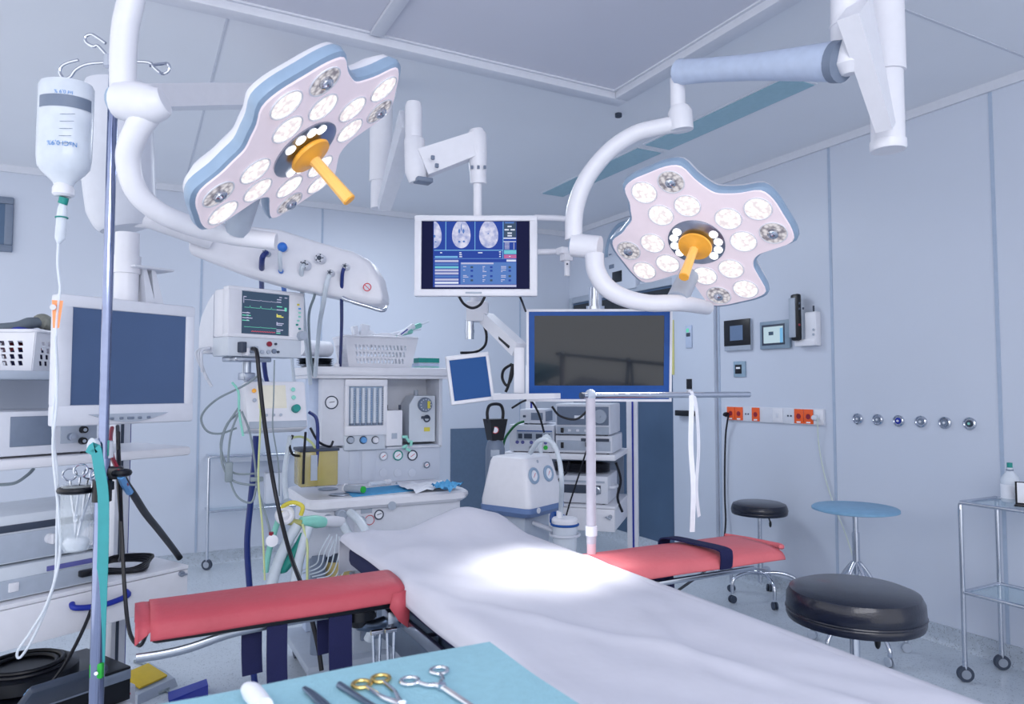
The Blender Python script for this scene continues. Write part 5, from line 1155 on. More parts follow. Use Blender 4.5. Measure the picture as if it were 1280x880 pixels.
g = G(); g.tube([at(73, 303, dI), at(72, 330, dI), at(75, 358, dI), at(74, 372, dI), at(71, 400, dI), at(70, 430, dI), at(72, 470, dI), at(66, 530, dI), at(72, 600, dI), at(71, 660, dI), at(69, 720, dI), at(58, 760, dI), at(40, 800, dI), at(25, 822, dI), at(22, 814, dI), at(38, 790, dI), at(58, 756, dI - .02), at(74, 700, dI - .02), at(73, 640, dI - .02), at(66, 560, dI - .02), at(71, 500, dI - .02), at(69, 420, dI - .02)], .0036, n=8); ds.part('tube', g, 'clear2', world=True)
g = G(); g.hexa([at(66, 410, dI) , at(74, 410, dI), at(74, 410, dI + .03), at(66, 410, dI + .03), at(65, 375, dI), at(79, 376, dI), at(79, 376, dI + .03), at(65, 375, dI + .03)]); rc = ds.part('roller_clamp', g, 'clampor', world=True); ds.part('roller', G().cyl(at(66, 384, dI - .012), at(66, 384, dI + .006), .008), 'white', rc, world=True)

# ================================================================== CORNER TOWER (right of centre)
S0 = atz(769, 569, 1.0)
TW, TD = .69, .52
ct = T('equipment_tower', 'white corner equipment tower with shelves and drawer under big flat monitor', 'equipment cart', (S0.x, S0.y, 0), -45)
t = ct
def tw(x, y, z): return ct.W @ V((x, y, z))
t.part('shelf', G().bx(-TW, 0, 0, TD, .965, 1.0, .006), 'white')
t.part('cabinet_top', G().bx(-TW, 0, -.01, TD, .685, .70, .003), 'white')
t.part('drawer_cabinet', G().bx(-TW, -.004, .01, TD, .555, .684, .003), 'white2')
dr = t.part('drawer', G().bx(-TW + .003, -.003, -.012, .012, .553, .683, .003), 'white')
x, z = t.px(763, 646, -.012); g = G(); g.lathe([(.012, 0), (.012, .012), (0, .013)], (x, -.012, z), (0, -1, 0), 16); g.box((x - .01, -.03, z - .006), (.035, .01, .008), .002, Matrix.Rotation(.5, 3, 'Y')); t.part('key_lock', g, 'steel', dr)
t.part('shelf', G().bx(-TW, 0, 0, TD, .18, .20, .004), 'white2')
for x in (-TW + .03, -.03 + .06):
    pr = t.part('post', G().bx(x - .035, x + .035, TD - .01, TD + .05, .1, 1.55, .004), 'white'); t.part('blue_stripe', G().bx(x + .0, x + .012, TD - .013, TD - .0095, .1, 1.55), 'blue', pr, label='blue stripe')
t.part('back_panel', G().bx(-TW + .07, -.03, TD + .01, TD + .03, .7, 1.0), 'grey')
g = G(); g.bx(-TW, 0, .02, TD - .02, .09, .13, .01); t.part('base_frame', g, 'white2')
for x in (-TW + .05, -.05):
    for y in (.05, TD - .05): t.part('caster', G().cyl((x - .014, y, .045), (x + .014, y, .045), .045).box((x, y, .075), (.02, .03, .05)), 'dgrey')
# electrosurgical unit left
zE = 1.0
def tdev(name, label, x0, x1, z, h, dep, y=.02): 
    t = T(name, label, 'medical device', tw((x0 + x1) / 2, y, z), -45); w = x1 - x0
    t.part('case', G().bx(-w / 2, w / 2, 0, dep, .006, h - .001, .006), 'white2')
    for s in (-1, 1): t.part('foot', G().cyl((s * (w / 2 - .03), .03, 0), (s * (w / 2 - .03), .03, .008), .01), 'black')
    return t, w
t, w = tdev('electrosurgical_unit', 'white electrosurgical unit with blue-grey displays, left on tower shelf', -.66, -.375, zE, .17, .36)
g = G(); g.box((.02, -.002, .105), (w * .8, .004, .06), .002); t.part('display_panel', g, 'lgrey')
for k, (dx, dw) in enumerate(((-.07, .025), (-.02, .05), (.05, .04), (.1, .035))): t.part('display', G().box((dx, -.005, .1), (dw, .003, .03)), 'dgrey')
for dx in (-.09, -.055, -.0, .04, .09): t.part('button', G().lathe([(.011, 0), (.011, .004), (0, .004)], (dx, -.0, .062), (0, -1, 0), 14), 'purple')
t.part('blue_line', G().box((.02, -.0045, .132), (w * .78, .002, .006)), 'bezblue')
t.part('socket', G().lathe([(.012, 0), (.01, .014), (0, .014)], (.0, 0, .032), (0, -1, 0), 14), 'steel'); t.part('green_socket', G().lathe([(.014, 0), (.013, .006), (0, .006)], (.09, 0, .032), (0, -1, 0), 14), 'green')
t, w = tdev('small_monitor_unit', 'small light grey monitor box on top of electrosurgical unit', -.60, -.44, zE + .17, .095, .2, .05)
t.part('screen', G().box((.03, -.002, .05), (.075, .004, .045), .001), 'grey'); t.part('button', G().box((-.05, -.003, .05), (.018, .006, .014), .002), 'dgrey'); t.part('side_grille', G().bx(w / 2, w / 2 + .004, .02, .18, .02, .08), 'grey')
t, w = tdev('insufflator', 'white device with two-tone grey front, lower of right-hand tower stack', -.365, -.02, zE, .11, .4)
t.part('front_panel', G().box((0, -.002, .05), (w - .02, .004, .06), .001), 'lgrey'); t.part('dark_strip', G().box((.07, -.005, .085), (.17, .003, .018)), 'dgrey'); t.part('switch', G().box((-.13, -.006, .05), (.018, .008, .035), .002), 'black'); t.part('plug', G().box((.04, -.016, .06), (.05, .03, .03), .004), 'black')
t, w = tdev('video_processor', 'white device with dark grey face and round dial, top of right-hand tower stack', -.365, -.03, zE + .11, .19, .38)
t.part('face_panel', G().box((0, -.002, .118), (w - .02, .004, .11), .001), 'grey'); t.part('lower_strip', G().box((0, -.002, .03), (w - .02, .004, .045), .001), 'lgrey')
g = G(); g.lathe([(.042, 0), (.04, .014), (0, .015)], (.105, -.004, .115), (0, -1, 0), 28); g.lathe([(.008, .015), (.007, .024), (0, .024)], (.105, -.004, .115), (0, -1, 0), 12); t.part('dial', g, 'lgrey')
t.part('label_strip', G().box((-.02, -.005, .11), (.06, .002, .02)), 'paper'); t.part('switch', G().box((-.125, -.006, .03), (.018, .008, .03), .002), 'black')
for k in range(4): t.part('button', G().box((-.08 + .05 * k, -.006, .03), (.018, .006, .014), .002), 'white')
t, w = tdev('camera_controller', 'rounded white device with black front strip on tower drawer cabinet', -.42, -.05, .70, .17, .36, .03)
t.part('front_strip', G().box((-.02, -.003, .09), (w * .88, .006, .05), .002), 'dgrey'); g = G(); g.lathe([(.025, 0), (.024, .014), (.016, .016), (.016, .004), (0, .004)], (.12, -.004, .085), (0, -1, 0), 22); t.part('camera_socket', g, 'steel'); t.part('button', G().box((-.13, -.004, .035), (.02, .006, .014), .002), 'lgrey'); t.part('silver_line', G().box((0, -.003, .135), (w * .9, .003, .012)), 'lgrey')
g = G(); g.tube([V((w / 2, .05, .1)), V((w / 2 + .03, .06, .1)), V((w / 2 + .03, .14, .1)), V((w / 2, .15, .1))], .012); t.part('carry_handle', g, 'white2')
g = G()
for k in range(6): g.tube([tw(-.24 + .17 * math.cos(2 * PI * i / 10 + k), .2 + .1 * math.sin(2 * PI * i / 10 + k), .885 + .008 * k) for i in range(10)], .0065, n=6, closed=True, res=3)
single('cable_coil', 'coiled black cables lying on the white device in equipment tower', 'cable', g, 'cable', tw(-.24, .2, .875))
cable('power_cable', 'thin black cable from tower device plug down past the drawer', 'cable', [tw(-.15, -.02, 1.055), tw(-.16, -.07, 1.02), tw(-.2, -.06, .9), tw(-.26, -.06, .72), tw(-.3, -.06, .58)], .005, 'cable', 7)
for k, pts in enumerate(([(640, 510, 3.9), (660, 500, 3.85), (672, 514, 3.85), (680, 540, 3.95)], [(690, 508, 3.7), (700, 520, 3.7), (720, 524, 3.7), (735, 512, 3.7), (742, 500, 3.7)])):
    cable('power_cable', ('black cable arching over the small monitor box', 'black cable hanging in loop under big flat monitor')[k], 'cable', pts, .006, 'cable', 7)
cable('power_cable', 'black cables hanging at back of tower beside the drawer device', 'cable', [(770, 578, 4.3), (776, 600, 4.3), (772, 622, 4.3), (778, 640, 4.3)], .008, 'cable', 7)
cable('power_cable', 'black cable curving behind suction pump at tower left', 'cable', [(712, 576, 4.35), (708, 590, 4.3), (700, 598, 4.2), (694, 606, 4.1)], .007, 'cable', 7)
cable('green_lead', 'green lead curving down left side of electrosurgical unit', 'cable', [tw(-.56, -.0, 1.19), tw(-.6, -.04, 1.17), tw(-.66, -.04, 1.1), tw(-.69, -.02, 1.03)], .008, mat('dgreen', (.06, .38, .2), .5), 8)

# oxygen cylinder
oc = at(619, 545, 4.05)
t = T('oxygen_cylinder', 'grey gas cylinder with black handle guard, behind the suction pump', 'gas cylinder', (oc.x, oc.y, 0))
zs = at(619, 548, 4.05).z
t.part('cylinder', G().lathe([(.05, 0), (.055, .01), (.055, zs - .06), (.045, zs - .02), (.03, zs)], (0, 0, 0)), 'grey')
g = G(); g.hexa([V((-.035, -.035, zs - .01)), V((.035, -.035, zs - .01)), V((.035, .035, zs - .01)), V((-.035, .035, zs - .01)), V((-.055, -.048, zs + .11)), V((.055, -.048, zs + .11)), V((.055, .048, zs + .11)), V((-.055, .048, zs + .11))]); gd = t.part('guard', g, 'black')
g = G(); g.tube([V((-.045, 0, zs + .09)), V((-.05, 0, zs + .15)), V((-.03, 0, zs + .19)), V((.03, 0, zs + .19)), V((.05, 0, zs + .15)), V((.045, 0, zs + .09))], .009); t.part('handle', g, 'black', gd)
nn = (CAM - oc); nn.z = 0; nn.normalize(); g = G(); g.mi = 0; g.lathe([(.02, 0), (.02, .004), (0, .004)], V((0, 0, zs + .05)) + nn * .046, nn, 18); g.mi = 1; g.torus(V((0, 0, zs + .05)) + nn * .05, nn, .018, .002, 18, 5); t.part('pressure_gauge', g, ['paper', 'pred'])
t.part('label_plate', G().box(V((0, 0, zs - .08)) + nn * .052, (.05, .008, .04), .003, Matrix.Rotation(-.6, 3, 'Z')), 'lgrey')

# ================================================================== SUCTION PUMP
sc = V((1.74, 3.17, 0)) - Matrix.Rotation(R_(26), 3, 'Z') @ V((.11, .15, 0))
sp_ = T('suction_pump', 'white mobile suction pump with sloped body, two gauges and blue base', 'suction pump', (sc.x, sc.y, 0), 26)
t = sp_
SX0, SX1, SY = -.05, .27, .30
zb0, zb1 = .82, 1.06
bm_ = [(SX0, 0), (SX1, 0), (SX1, SY), (SX0, SY)]
def ringr(x0, x1, y0, y1, z, r): return [V((x, y, z)) for x, y in rr(x0, x1, y0, y1, r, 4)]
g = G(); loftc(g, [ringr(SX0, SX1, 0, SY, zb0, .03), ringr(SX0, SX1, 0, SY, zb0 + .03, .03), ringr(SX0 + .03, SX1 - .04, .04, SY - .03, zb1 - .025, .03), ringr(SX0 + .038, SX1 - .048, .05, SY - .038, zb1 - .006, .03), ringr(SX0 + .055, SX1 - .065, .07, SY - .055, zb1, .02)])
bod = t.part('body', g, 'white')
g = G(); loftc(g, [ringr(SX0 + .02, SX1 - .02, .02, SY - .02, zb0 - .045, .03), ringr(SX0 - .004, SX1 + .004, -.004, SY + .004, zb0 - .02, .03), ringr(SX0 - .004, SX1 + .004, -.004, SY + .004, zb0 + .004, .03)]); t.part('blue_base', g, mat('slate_blue', (.40, .50, .68), .4))
fn = V((0, -(zb1 - zb0), .045)).normalized()
def onf(x, z): return V((x, (z - zb0 - .03) / (zb1 - .055 - zb0) * .045 - .004 + .002, z))
for px, py in ((668, 595), (686, 592)):
    x, z = t.px(px, py, .02); q = onf(x, z); g = G(); g.mi = 0; g.lathe([(.03, 0), (.03, .008), (0, .008)], q, fn, 28); g.mi = 1; g.torus(q + fn * .006, fn, .033, .008, 28, 8); g.mi = 2; g.tube([q + fn * .009 + V((-.006, 0, -.01)), q + fn * .009 + V((.008, 0, .012))], .0014, smooth=False, n=4)
    t.part('gauge', g, ['paper', 'bluegrey', 'pred'], bod)
x, z = t.px(672, 577, .04); q = onf(x, z); t.part('button', G().lathe([(.008, 0), (.008, .004), (0, .005)], q, fn, 12), 'lgrey', bod)
x, z = t.px(672, 627, 0); t.part('badge', G().lathe([(.014, 0), (.014, .005), (0, .005)], V((x, -.003, zb0 - .01)), (0, -1, 0), 16), 'white')
g = G(); g.bx(.0, .22, .06, .24, .1, zb0 - .04, .015); t.part('stand_column', g, 'lgrey'); g = G(); g.bx(-.08, .3, -.02, .32, .07, .11, .02); t.part('stand_base', g, 'white2')
for x in (-.05, .27):
    for y in (.01, .29): t.part('caster', G().cyl((x - .012, y, .036), (x + .012, y, .036), .036).box((x, y, .06), (.018, .03, .04)), 'dgrey')
sp_.part('canister_bracket', G().tube([V((1.74, 3.06, .74)), at(706, 668, 3.3) + V((0, .075, 0))], .012, smooth=False).torus(at(706, 668, 3.3), (0, 0, 1), .068, .006), 'white2', world=True)
# canister
cn = at(706, 660, 3.3)
t = T('suction_canister', 'clear suction canister with white and blue lid, right of suction pump', 'canister', (cn.x, cn.y, at(706, 690, 3.3).z))
zz = at(706, 652, 3.3).z - at(706, 690, 3.3).z
t.part('jar', G().lathe([(.05, 0), (.054, .005), (.058, zz - .02), (.058, zz - .005)], (0, 0, 0)), 'clear2'); t.part('lid', G().lathe([(.06, zz - .012), (.062, zz + .008), (.055, zz + .018), (.02, zz + .022), (0, zz + .022)], (0, 0, 0)), 'white'); t.part('blue_ring', G().torus((0, 0, zz - .012), (0, 0, 1), .061, .006), 'bezblue')
g = G(); g.cyl((-.03, 0, zz + .015), (-.03, 0, zz + .05), .013); t.part('port', g, 'white')
g = G(); g.tube([V((-.05, .03, zz)), V((0, .1, zz + .02)), V((.05, .06, zz))], .012); t.part('blue_bracket', g, 'bezblue')
cable('suction_hose', 'white suction hose arching over the pump down to canister lid', 'hose', [(663, 566, 3.35), (668, 558, 3.3), (676, 550, 3.25), (690, 553, 3.2), (698, 570, 3.15), (702, 600, 3.1), (701, 636, 3.28), (701, 648, 3.3)], .011, 'clearhose', 10)
cable('suction_hose', 'short white suction tube looping behind the pump top', 'hose', [(676, 566, 3.4), (675, 555, 3.4), (684, 545, 3.4), (692, 560, 3.4)], .010, 'clearhose', 10)

# ================================================================== OPERATING TABLE
ot = T('operating_table', 'steel operating table with navy mattress beneath the white sheet', 'operating table', (.98, 1.3, 0))
t = ot; TX0, TX1, TY1, TY0 = .68, 1.28, 2.52, .36
mt = t.part('mattress', G().bx(TX0, TX1, 1.96, TY1, .775, .845, .02).bx(TX0, TX1, TY0, 1.95, .775, .845, .02), 'navy', world=True)
g = G(); g.bx(TX0 + .03, TX1 - .03, TY0 + .05, TY1 - .05, .71, .774, .01); t.part('top_frame', g, 'dsteel', world=True)
for s, x in ((-1, TX0 - .004), (1, TX1 + .004)):
    for y0_, y1_ in ((TY0 + .1, 1.25), (1.3, 1.92), (1.99, TY1 - .06)):
        t.part('side_rail', G().bx(x - .006, x + .006, y0_, y1_, .735, .768, .002), 'steel', world=True)
    for y in (.5, .9, 1.4, 1.75, 2.1, 2.4): t.part('rail_spacer', G().box((x - s * .016, y, .75), (.026, .03, .03), .003), 'steel', world=True)
g = G(); g.bx(TX0 + .012, TX0 + .03, .9, 2.35, .63, .73, .004); t.part('side_plate', g, 'dsteel', world=True)
t.part('column', G().bx(.83, 1.13, 1.25, 1.75, .2, .71, .05), 'steel', world=True)
t.part('base', G().bx(.72, 1.24, .7, 2.55, .05, .2, .05), 'white2', world=True)
for x in (.76, 1.2):
    for y in (.8, 2.45): t.part('caster', G().cyl((x - .015, y, .03), (x + .015, y, .03), .03), 'dgrey', world=True)
# sheet
def sheet():
    nu, nv = 70, 90; vs = []; fs = []
    Yf, Yn = 2.575, .34
    prof = []
    for j in range(nv + 1):
        y = Yf + (Yn - Yf) * (j / nv)
        for i in range(nu + 1):
            u = i / nu; hg = .014 + .046 * min(1, max(0, (2.06 - y) / .18)); L = .60 + .06 + .34; s = u * L - .06; s = s * hg / .06 if s < 0 else s      # arclength from left table edge
            wl = .012 * math.sin(y * 7) + .01 * math.sin(y * 17 + 1)
            if s < 0: x = TX0 - .004 - .008 * min(1, -s / .02); z = .862 + s * .95 + wl * .15
            elif s <= .60: x = TX0 + s; z = .866
            else:
                q = s - .60; x = TX1 + .012 * min(1, q / .04) + .03 * q * (1 + math.sin(y * 9)) ; z = .866 - max(0, q - .008) * .98
            if 0 <= s <= .6:
                edge = min(1, s / .02, (.6 - s) / .02)
                z -= (1 - edge) * .006
                # pillow hump at the head end
                z += .075 * math.exp(-((x - 1.13) / .17) ** 2 - ((y - 2.50) / .15) ** 2) * min(1, (Yf - y) / .03 + .35)
                z += .018 * math.exp(-((x - .80) / .1) ** 2 - ((y - 2.18) / .1) ** 2)
                # soft wrinkles
                z += .0035 * math.sin(9 * x + 5 * y + 1.5 * math.sin(3 * y)) + .0025 * math.sin(17 * x - 11 * y + 2 * math.sin(5 * x)) + .0016 * math.sin(41 * x + 13 * y + 3 * math.sin(7 * y)) + .0014 * math.sin(29 * y - 19 * x + 2.5 * math.sin(11 * x))
                z += .006 * math.exp(-(((x - 1.0) - .35 * (y - 1.2)) / .03) ** 2) * (1 if .2 < y < 1.9 else 0)
                z += .007 * math.exp(-(((x - .86) - .22 * math.sin(y * 2.3)) / .022) ** 2)
            # far end falls away
            vs.append(V((x, y + .012 * math.sin(x * 11) * (1 if j == 0 else 0), z)))
        prof.append(0)
    for j in range(nv):
        for i in range(nu): k = j * (nu + 1) + i; fs.append((k, k + 1, k + nu + 2, k + nu + 1))
    # head-end hang
    g = G(); g.raw(vs, fs)
    b = len(g.v); ext = []
    for r_, (dy, dz) in enumerate(((.012, -.012), (.016, -.06), (.02, -.14))):
        ext += [V((vs[i].x, vs[i].y + dy, vs[i].z + dz)) for i in range(nu + 1)]
    g.raw([vs[i] for i in range(nu + 1)] + ext, [(r_ * (nu + 1) + i, r_ * (nu + 1) + i + 1, (r_ + 1) * (nu + 1) + i + 1, (r_ + 1) * (nu + 1) + i) for r_ in range(3) for i in range(nu)])
    o = single('surgical_sheet', 'large wrinkled white sheet draped over the operating table', 'sheet', g, 'sheet', (.98, 1.3, .85))
    bm = bmesh.new(); bm.from_mesh(o.data); bmesh.ops.remove_doubles(bm, verts=bm.verts[:], dist=.0005); bmesh.ops.recalc_face_normals(bm, faces=bm.faces[:]); bm.to_mesh(o.data); bm.free()
    for e in o.data.edges: e.use_edge_sharp = False
    sm = o.modifiers.new('thick', 'SOLIDIFY'); sm.thickness = .003; sm.offset = 1
    return o
sheet()
# left armboard
def armcover(g, x0, x1, fy0, fy1, ztop, drop_near, drop_far, fold=None, n=26, sag=0.0):
    """cloth over a board: x runs along the arm; returns open shell"""
    vs = []; K = 22
    for i in range(n + 1):
        u = i / n; x = x0 + (x1 - x0) * u; ya, yb_ = fy0(u), fy1(u); w = yb_ - ya
        for k in range(K + 1):
            v = k / K
            if v < .3: q = v / .3; y = ya - .012 + .016 * q * q - .002 * math.sin(12 * u); z = ztop - .016 - drop_near(u) * (1 - q)
            elif v > .75: q = (v - .75) / .25; y = yb_ + .004; z = ztop - .014 - drop_far(u) * q
            else:
                q = (v - .3) / .45; y = ya + .004 + (w - .004) * q; z = ztop - .016 * abs(2 * q - 1) ** 2.6 + .002 * math.sin(9 * u + 5 * q) * (1 - abs(2 * q - 1))
            vs.append(V((x, y, z - sag * u)))
    fs = [(i * (K + 1) + k, i * (K + 1) + k + 1, (i + 1) * (K + 1) + k + 1, (i + 1) * (K + 1) + k) for i in range(n) for k in range(K)]
    return g.raw(vs, fs)
la = T('arm_board', 'armboard left of operating table under red cover, navy straps hanging below', 'arm board', (.35, 1.98, .80))
t = la
t.part('board', G().bx(.05, .66, 1.885, 2.06, .80, .842, .012), 'black', world=True)
g = G(); armcover(g, .048, .668, lambda u: 1.885, lambda u: 2.075, .872, lambda u: .036 + .006 * (1 - u), lambda u: .06)
cv = t.part('red_cover', g, 'red', world=True); sm = cv.modifiers.new('thick', 'SOLIDIFY'); sm.thickness = .003
# folded-in corner at the outer end and the tail over the table edge
g = G(); armcover(g, .016, .054, lambda u: 1.886 + .004 * u, lambda u: 2.072, .868, lambda u: .044 - .030 * u, lambda u: .05, n=6); t.part('folded_corner', g, 'red', cv, world=True)
g = G(); g.raw([V((.63, 1.872, .845)), V((.666, 1.872, .85)), V((.676, 1.868, .80)), V((.672, 1.866, .75)), V((.645, 1.866, .772)), V((.62, 1.870, .81))], [(0, 1, 2, 3, 4, 5)])
tl = t.part('cover_tail', g, 'red', cv, world=True); sm = tl.modifiers.new('thick', 'SOLIDIFY'); sm.thickness = .003
g = G(); g.tube([V((x, 1.93, z)) for x, z in ((.60, .795), (.45, .797), (.30, .792), (.22, .785), (.14, .768), (.08, .762), (.02, .762))], .011, n=8, flat=.45, up=(0, 0, 1)); t.part('lever_bar', g, 'steel', world=True)
for x, w, d, lbx in ((.165, .045, .115, 0), (.205, .042, .17, 1), (.36, .05, .1, 0), (.39, .065, .175, 1)):
    pass
for x, w, z1_, z0_, y in ((.285, .05, .79, .66, 1.975), (.335, .05, .80, .635, 1.90), (.475, .04, .79, .675, 1.99), (.495, .06, .81, .66, 1.90)):
    t.part('strap', G().strip([V((x, y, z1_ + .02)), V((x, y - .003, (z1_ + z0_) / 2)), V((x + .004, y + .004, z0_))], w, (1, 0, 0), .006), 'navy', world=True)
g = G(); g.lathe([(.05, 0), (.05, -.025), (.03, -.03), (.018, -.05)], (.56, 1.96, .795)); t.part('swivel_mount', g, 'black', world=True)
g = G(); g.tube([V((.56, 1.96, .75)), V((.6, 1.96, .74)), V((.67, 1.97, .75))], .016); t.part('clamp_arm', g, 'dsteel', world=True)
for x, z0_ in ((.59, .65), (.63, .63)):
    g = G(); g.tube([V((x, 1.92, .735)), V((x + .004, 1.92, z0_)), V((x + .018, 1.92, z0_)), V((x + .02, 1.92, .735))], .0045, smooth=False, n=8); g.cyl((x - .006, 1.92, .735), (x + .026, 1.92, .735), .007); t.part('lever', g, 'chrome', world=True)
t.part('clamp_block', G().box((.655, 1.96, .755), (.04, .06, .05), .006), 'steel', world=True)
# right armboard
ra = T('arm_board', 'armboard right of operating table under red cover in a lit pink tone, one navy strap', 'arm board', (1.6, 1.88, .80))
t = ra
g = G(); 
def rquad(a, b, c, d, z0, z1): return G().hexa([V((*a, z0)), V((*b, z0)), V((*c, z0)), V((*d, z0)), V((*a, z1)), V((*b, z1)), V((*c, z1)), V((*d, z1))])
o = t.part('board', rquad((1.31, 1.80), (1.88, 1.745), (1.90, 1.97), (1.31, 1.98), .822, .848), 'navy', world=True)
g = G(); armcover(g, 1.29, 1.945, lambda u: 1.795 - .07 * u, lambda u: 1.99 + .01 * u, .868, lambda u: .045 - .02 * u, lambda u: .03, sag=.004)
cv = t.part('red_cover', g, mat('red_cloth_lit', (.83, .42, .45), .5, var=.05, scale=8, bump=.15, bscale=60), world=True); sm = cv.modifiers.new('thick', 'SOLIDIFY'); sm.thickness = .003  # paler copy of the red cloth, lamplight put into its colour
t.part('cover_end', G().tube([V((1.945, 1.735, .862)), V((1.965, 1.76, .857)), V((1.965, 1.9, .853)), V((1.945, 1.99, .855))], [.006, .011, .010, .006], n=10), cv.data.materials[0], cv, world=True)
g = G(); sy = lambda u: 1.795 - .07 * u
g.strip([V((1.70, 1.738, .815)), V((1.70, 1.735, .86)), V((1.70, 1.755, .876)), V((1.685, 1.86, .878)), V((1.67, 1.97, .876)), V((1.67, 2.004, .86)), V((1.67, 2.006, .83))], .05, (1, 0, 0), .005, 8); t.part('strap', g, 'navy', world=True)
t.part('rail_bar', G().bx(1.42, 1.86, 1.765, 1.78, .785, .80, .003), 'steel', world=True)
g = G(); g.tube([V((1.80, 1.79, .79)), V((1.90, 1.82, .775)), V((1.96, 1.80, .765))], .01, n=8, flat=.5); t.part('lever_bar', g, 'steel', world=True)
t.part('underside_pad', G().box((1.50, 1.87, .76), (.1, .14, .09), .02), 'navy', world=True)
t.part('clamp', G().box((1.31, 1.87, .76), (.06, .08, .05), .008), 'steel', world=True)
cable('power_cable', 'black cable crossing the floor behind the right armboard', 'cable', [(842, 742, 3.3), (862, 728, 3.6), (880, 715, 4.0), (890, 702, 4.6)], .007, 'cable', 7)
# anaesthesia screen
t = T('anaesthesia_screen', 'white post with long chrome cross bar clamped to right table side', 'screen frame', (1.31, 1.93, .75))
t.part('post', G().cyl((1.31, 1.93, .90), (1.31, 1.93, 1.37), .0155).cyl((1.31, 1.93, .72), (1.31, 1.93, .92), .013), mat('post_enamel', (.70, .69, .74), .4), world=True); t.part('collar', G().cyl((1.31, 1.93, .925), (1.31, 1.93, .955), .019), 'white2', world=True)
t.part('foot_sleeve', G().cyl((1.31, 1.93, .72), (1.31, 1.93, .905), .0145), mat('pinkish_sleeve', (.80, .68, .72), .4), world=True)
g = G(); g.cyl((1.28, 1.93, 1.373), (2.015, 1.93, 1.373), .0105); t.part('cross_bar', g, 'chrome', world=True); t.part('end_plug', G().cyl((1.272, 1.93, 1.373), (1.281, 1.93, 1.373), .011), 'dgrey', world=True)
t.part('joint', G().ell((1.31, 1.93, 1.375), .019), 'lgrey', world=True)
t = T('ribbon_tie', 'white cotton ribbon tied on chrome bar, hanging straight down', 'ribbon', (1.73, 1.93, .92))
for k, (dx, zb3) in enumerate(((-.006, .90), (.012, .95))):
    g = G(); g.strip([V((1.73, 1.93 + (-.014 if k else .014), 1.375)), V((1.73, 1.93, 1.388)), V((1.73 + dx, 1.916, 1.35)), V((1.73 + dx * 2, 1.916, 1.2)), V((1.73 + dx * .8, 1.914, 1.05)), V((1.73 + dx * 1.8, 1.916, zb3))], .019, (1, .3 if k else -.2, 0), .0015, 8); t.part('tail', g, 'paper', world=True)

# ================================================================== STOOLS
def caster(t, q, leg, r=.024, m='dgrey'):
    c = t.part('caster', G().cyl((q[0], q[1], r * 1.2), (q[0], q[1], q[2]), .009), 'chrome', leg)
    g = G(); g.mi = 0
    for s in (-.011, .011): g.lathe([(r * .5, -.005), (r, -.004), (r, .004), (r * .5, .005), (0, .005)], (q[0], q[1] + s, r), (0, 1, 0), 18)
    return c, g
def stool(label, loc, H, rs, th, m, nleg, rl, a0, style, wm='dgrey', thick=None, group=None):
    t = T('stool', label, 'stool', loc)
    if style == 'cushion': t.part('seat', G().lathe([(rs * .6, H - th), (rs * .98, H - th), (rs, H - th + .01), (rs * 1.0, H - th + .02), (rs * .985, H - th + .024), (rs, H - th + .03), (rs * .99, H - .03), (rs * .94, H - .01), (rs * .8, H), (0, H + .002)], (0, 0, 0), n=48), m)
    else: t.part('seat', G().lathe([(rs * .9, H - th), (rs, H - th + .006), (rs, H - .006), (rs * .96, H), (0, H)], (0, 0, 0), n=48), m)
    if style == 'cushion': t.part('piping', G().torus((0, 0, H - th + .027), (0, 0, 1), rs * .992, .004, 48, 8), m)
    hub = .17 if style == 'cushion' else .46
    t.part('post', G().cyl((0, 0, hub - .06), (0, 0, H - th), .014).cyl((0, 0, hub - .02), (0, 0, hub + .16), .019), 'chrome')
    if style == 'cushion':
        g = G(); g.tube([V((.02, 0, H - th - .015)), V((.07, -.01, H - th - .03)), V((.085, -.012, H - th - .06))], .005); lv = t.part('height_lever', g, 'black'); t.part('lever_grip', G().ell((.087, -.012, H - th - .075), (.009, .009, .022)), 'black', lv)
    for k in range(nleg):
        a = a0 + 2 * PI * k / nleg; c, s = math.cos(a), math.sin(a); g = G()
        if style == 'cushion': g.tube([V((0, 0, hub)), V((c * rl * .5, s * rl * .5, hub + .01)), V((c * rl * .9, s * rl * .9, hub - .012)), V((c * rl, s * rl, hub - .05)), V((c * rl, s * rl, .06))], .012, n=10)
        else: g.tube([V((c * .015, s * .015, hub)), V((c * rl * .3, s * rl * .3, hub - .08)), V((c * rl * .75, s * rl * .75, .17)), V((c * rl, s * rl, .085)), V((c * rl, s * rl, .05))], .011, n=10)
        lg = t.part('leg', g, 'chrome')
        g = G(); r = .024
        for sd in (-.01, .01): g.lathe([(r * .5, -.006), (r, -.005), (r, .005), (r * .5, .006), (0, .006)], (c * rl + sd * s, s * rl - sd * c, r), (s, -c, 0), 18)
        t.part('wheel', g, wm, lg)
    return t
q = atz(951, 749, 0)
stool('round black stool behind right armboard, next to wall sockets', (q.x, q.y, 0), .635, .18, .075, 'leather', 5, .225, .5, 'cushion')
q = atz(1073, 812, 0)
stool('stool with flat blue disc seat, near the right wall', (min(q.x, XW - .3), q.y, 0), .755, .218, .022, 'bluewood', 5, .24, -.62, 'spider', 'lgrey')
q = at(1067, 738, 2.12)
stool('nearest big black leather stool, right of the white sheet', (q.x, q.y, 0), q.z + .01, .19, .095, 'leather', 5, .25, .2, 'cushion')

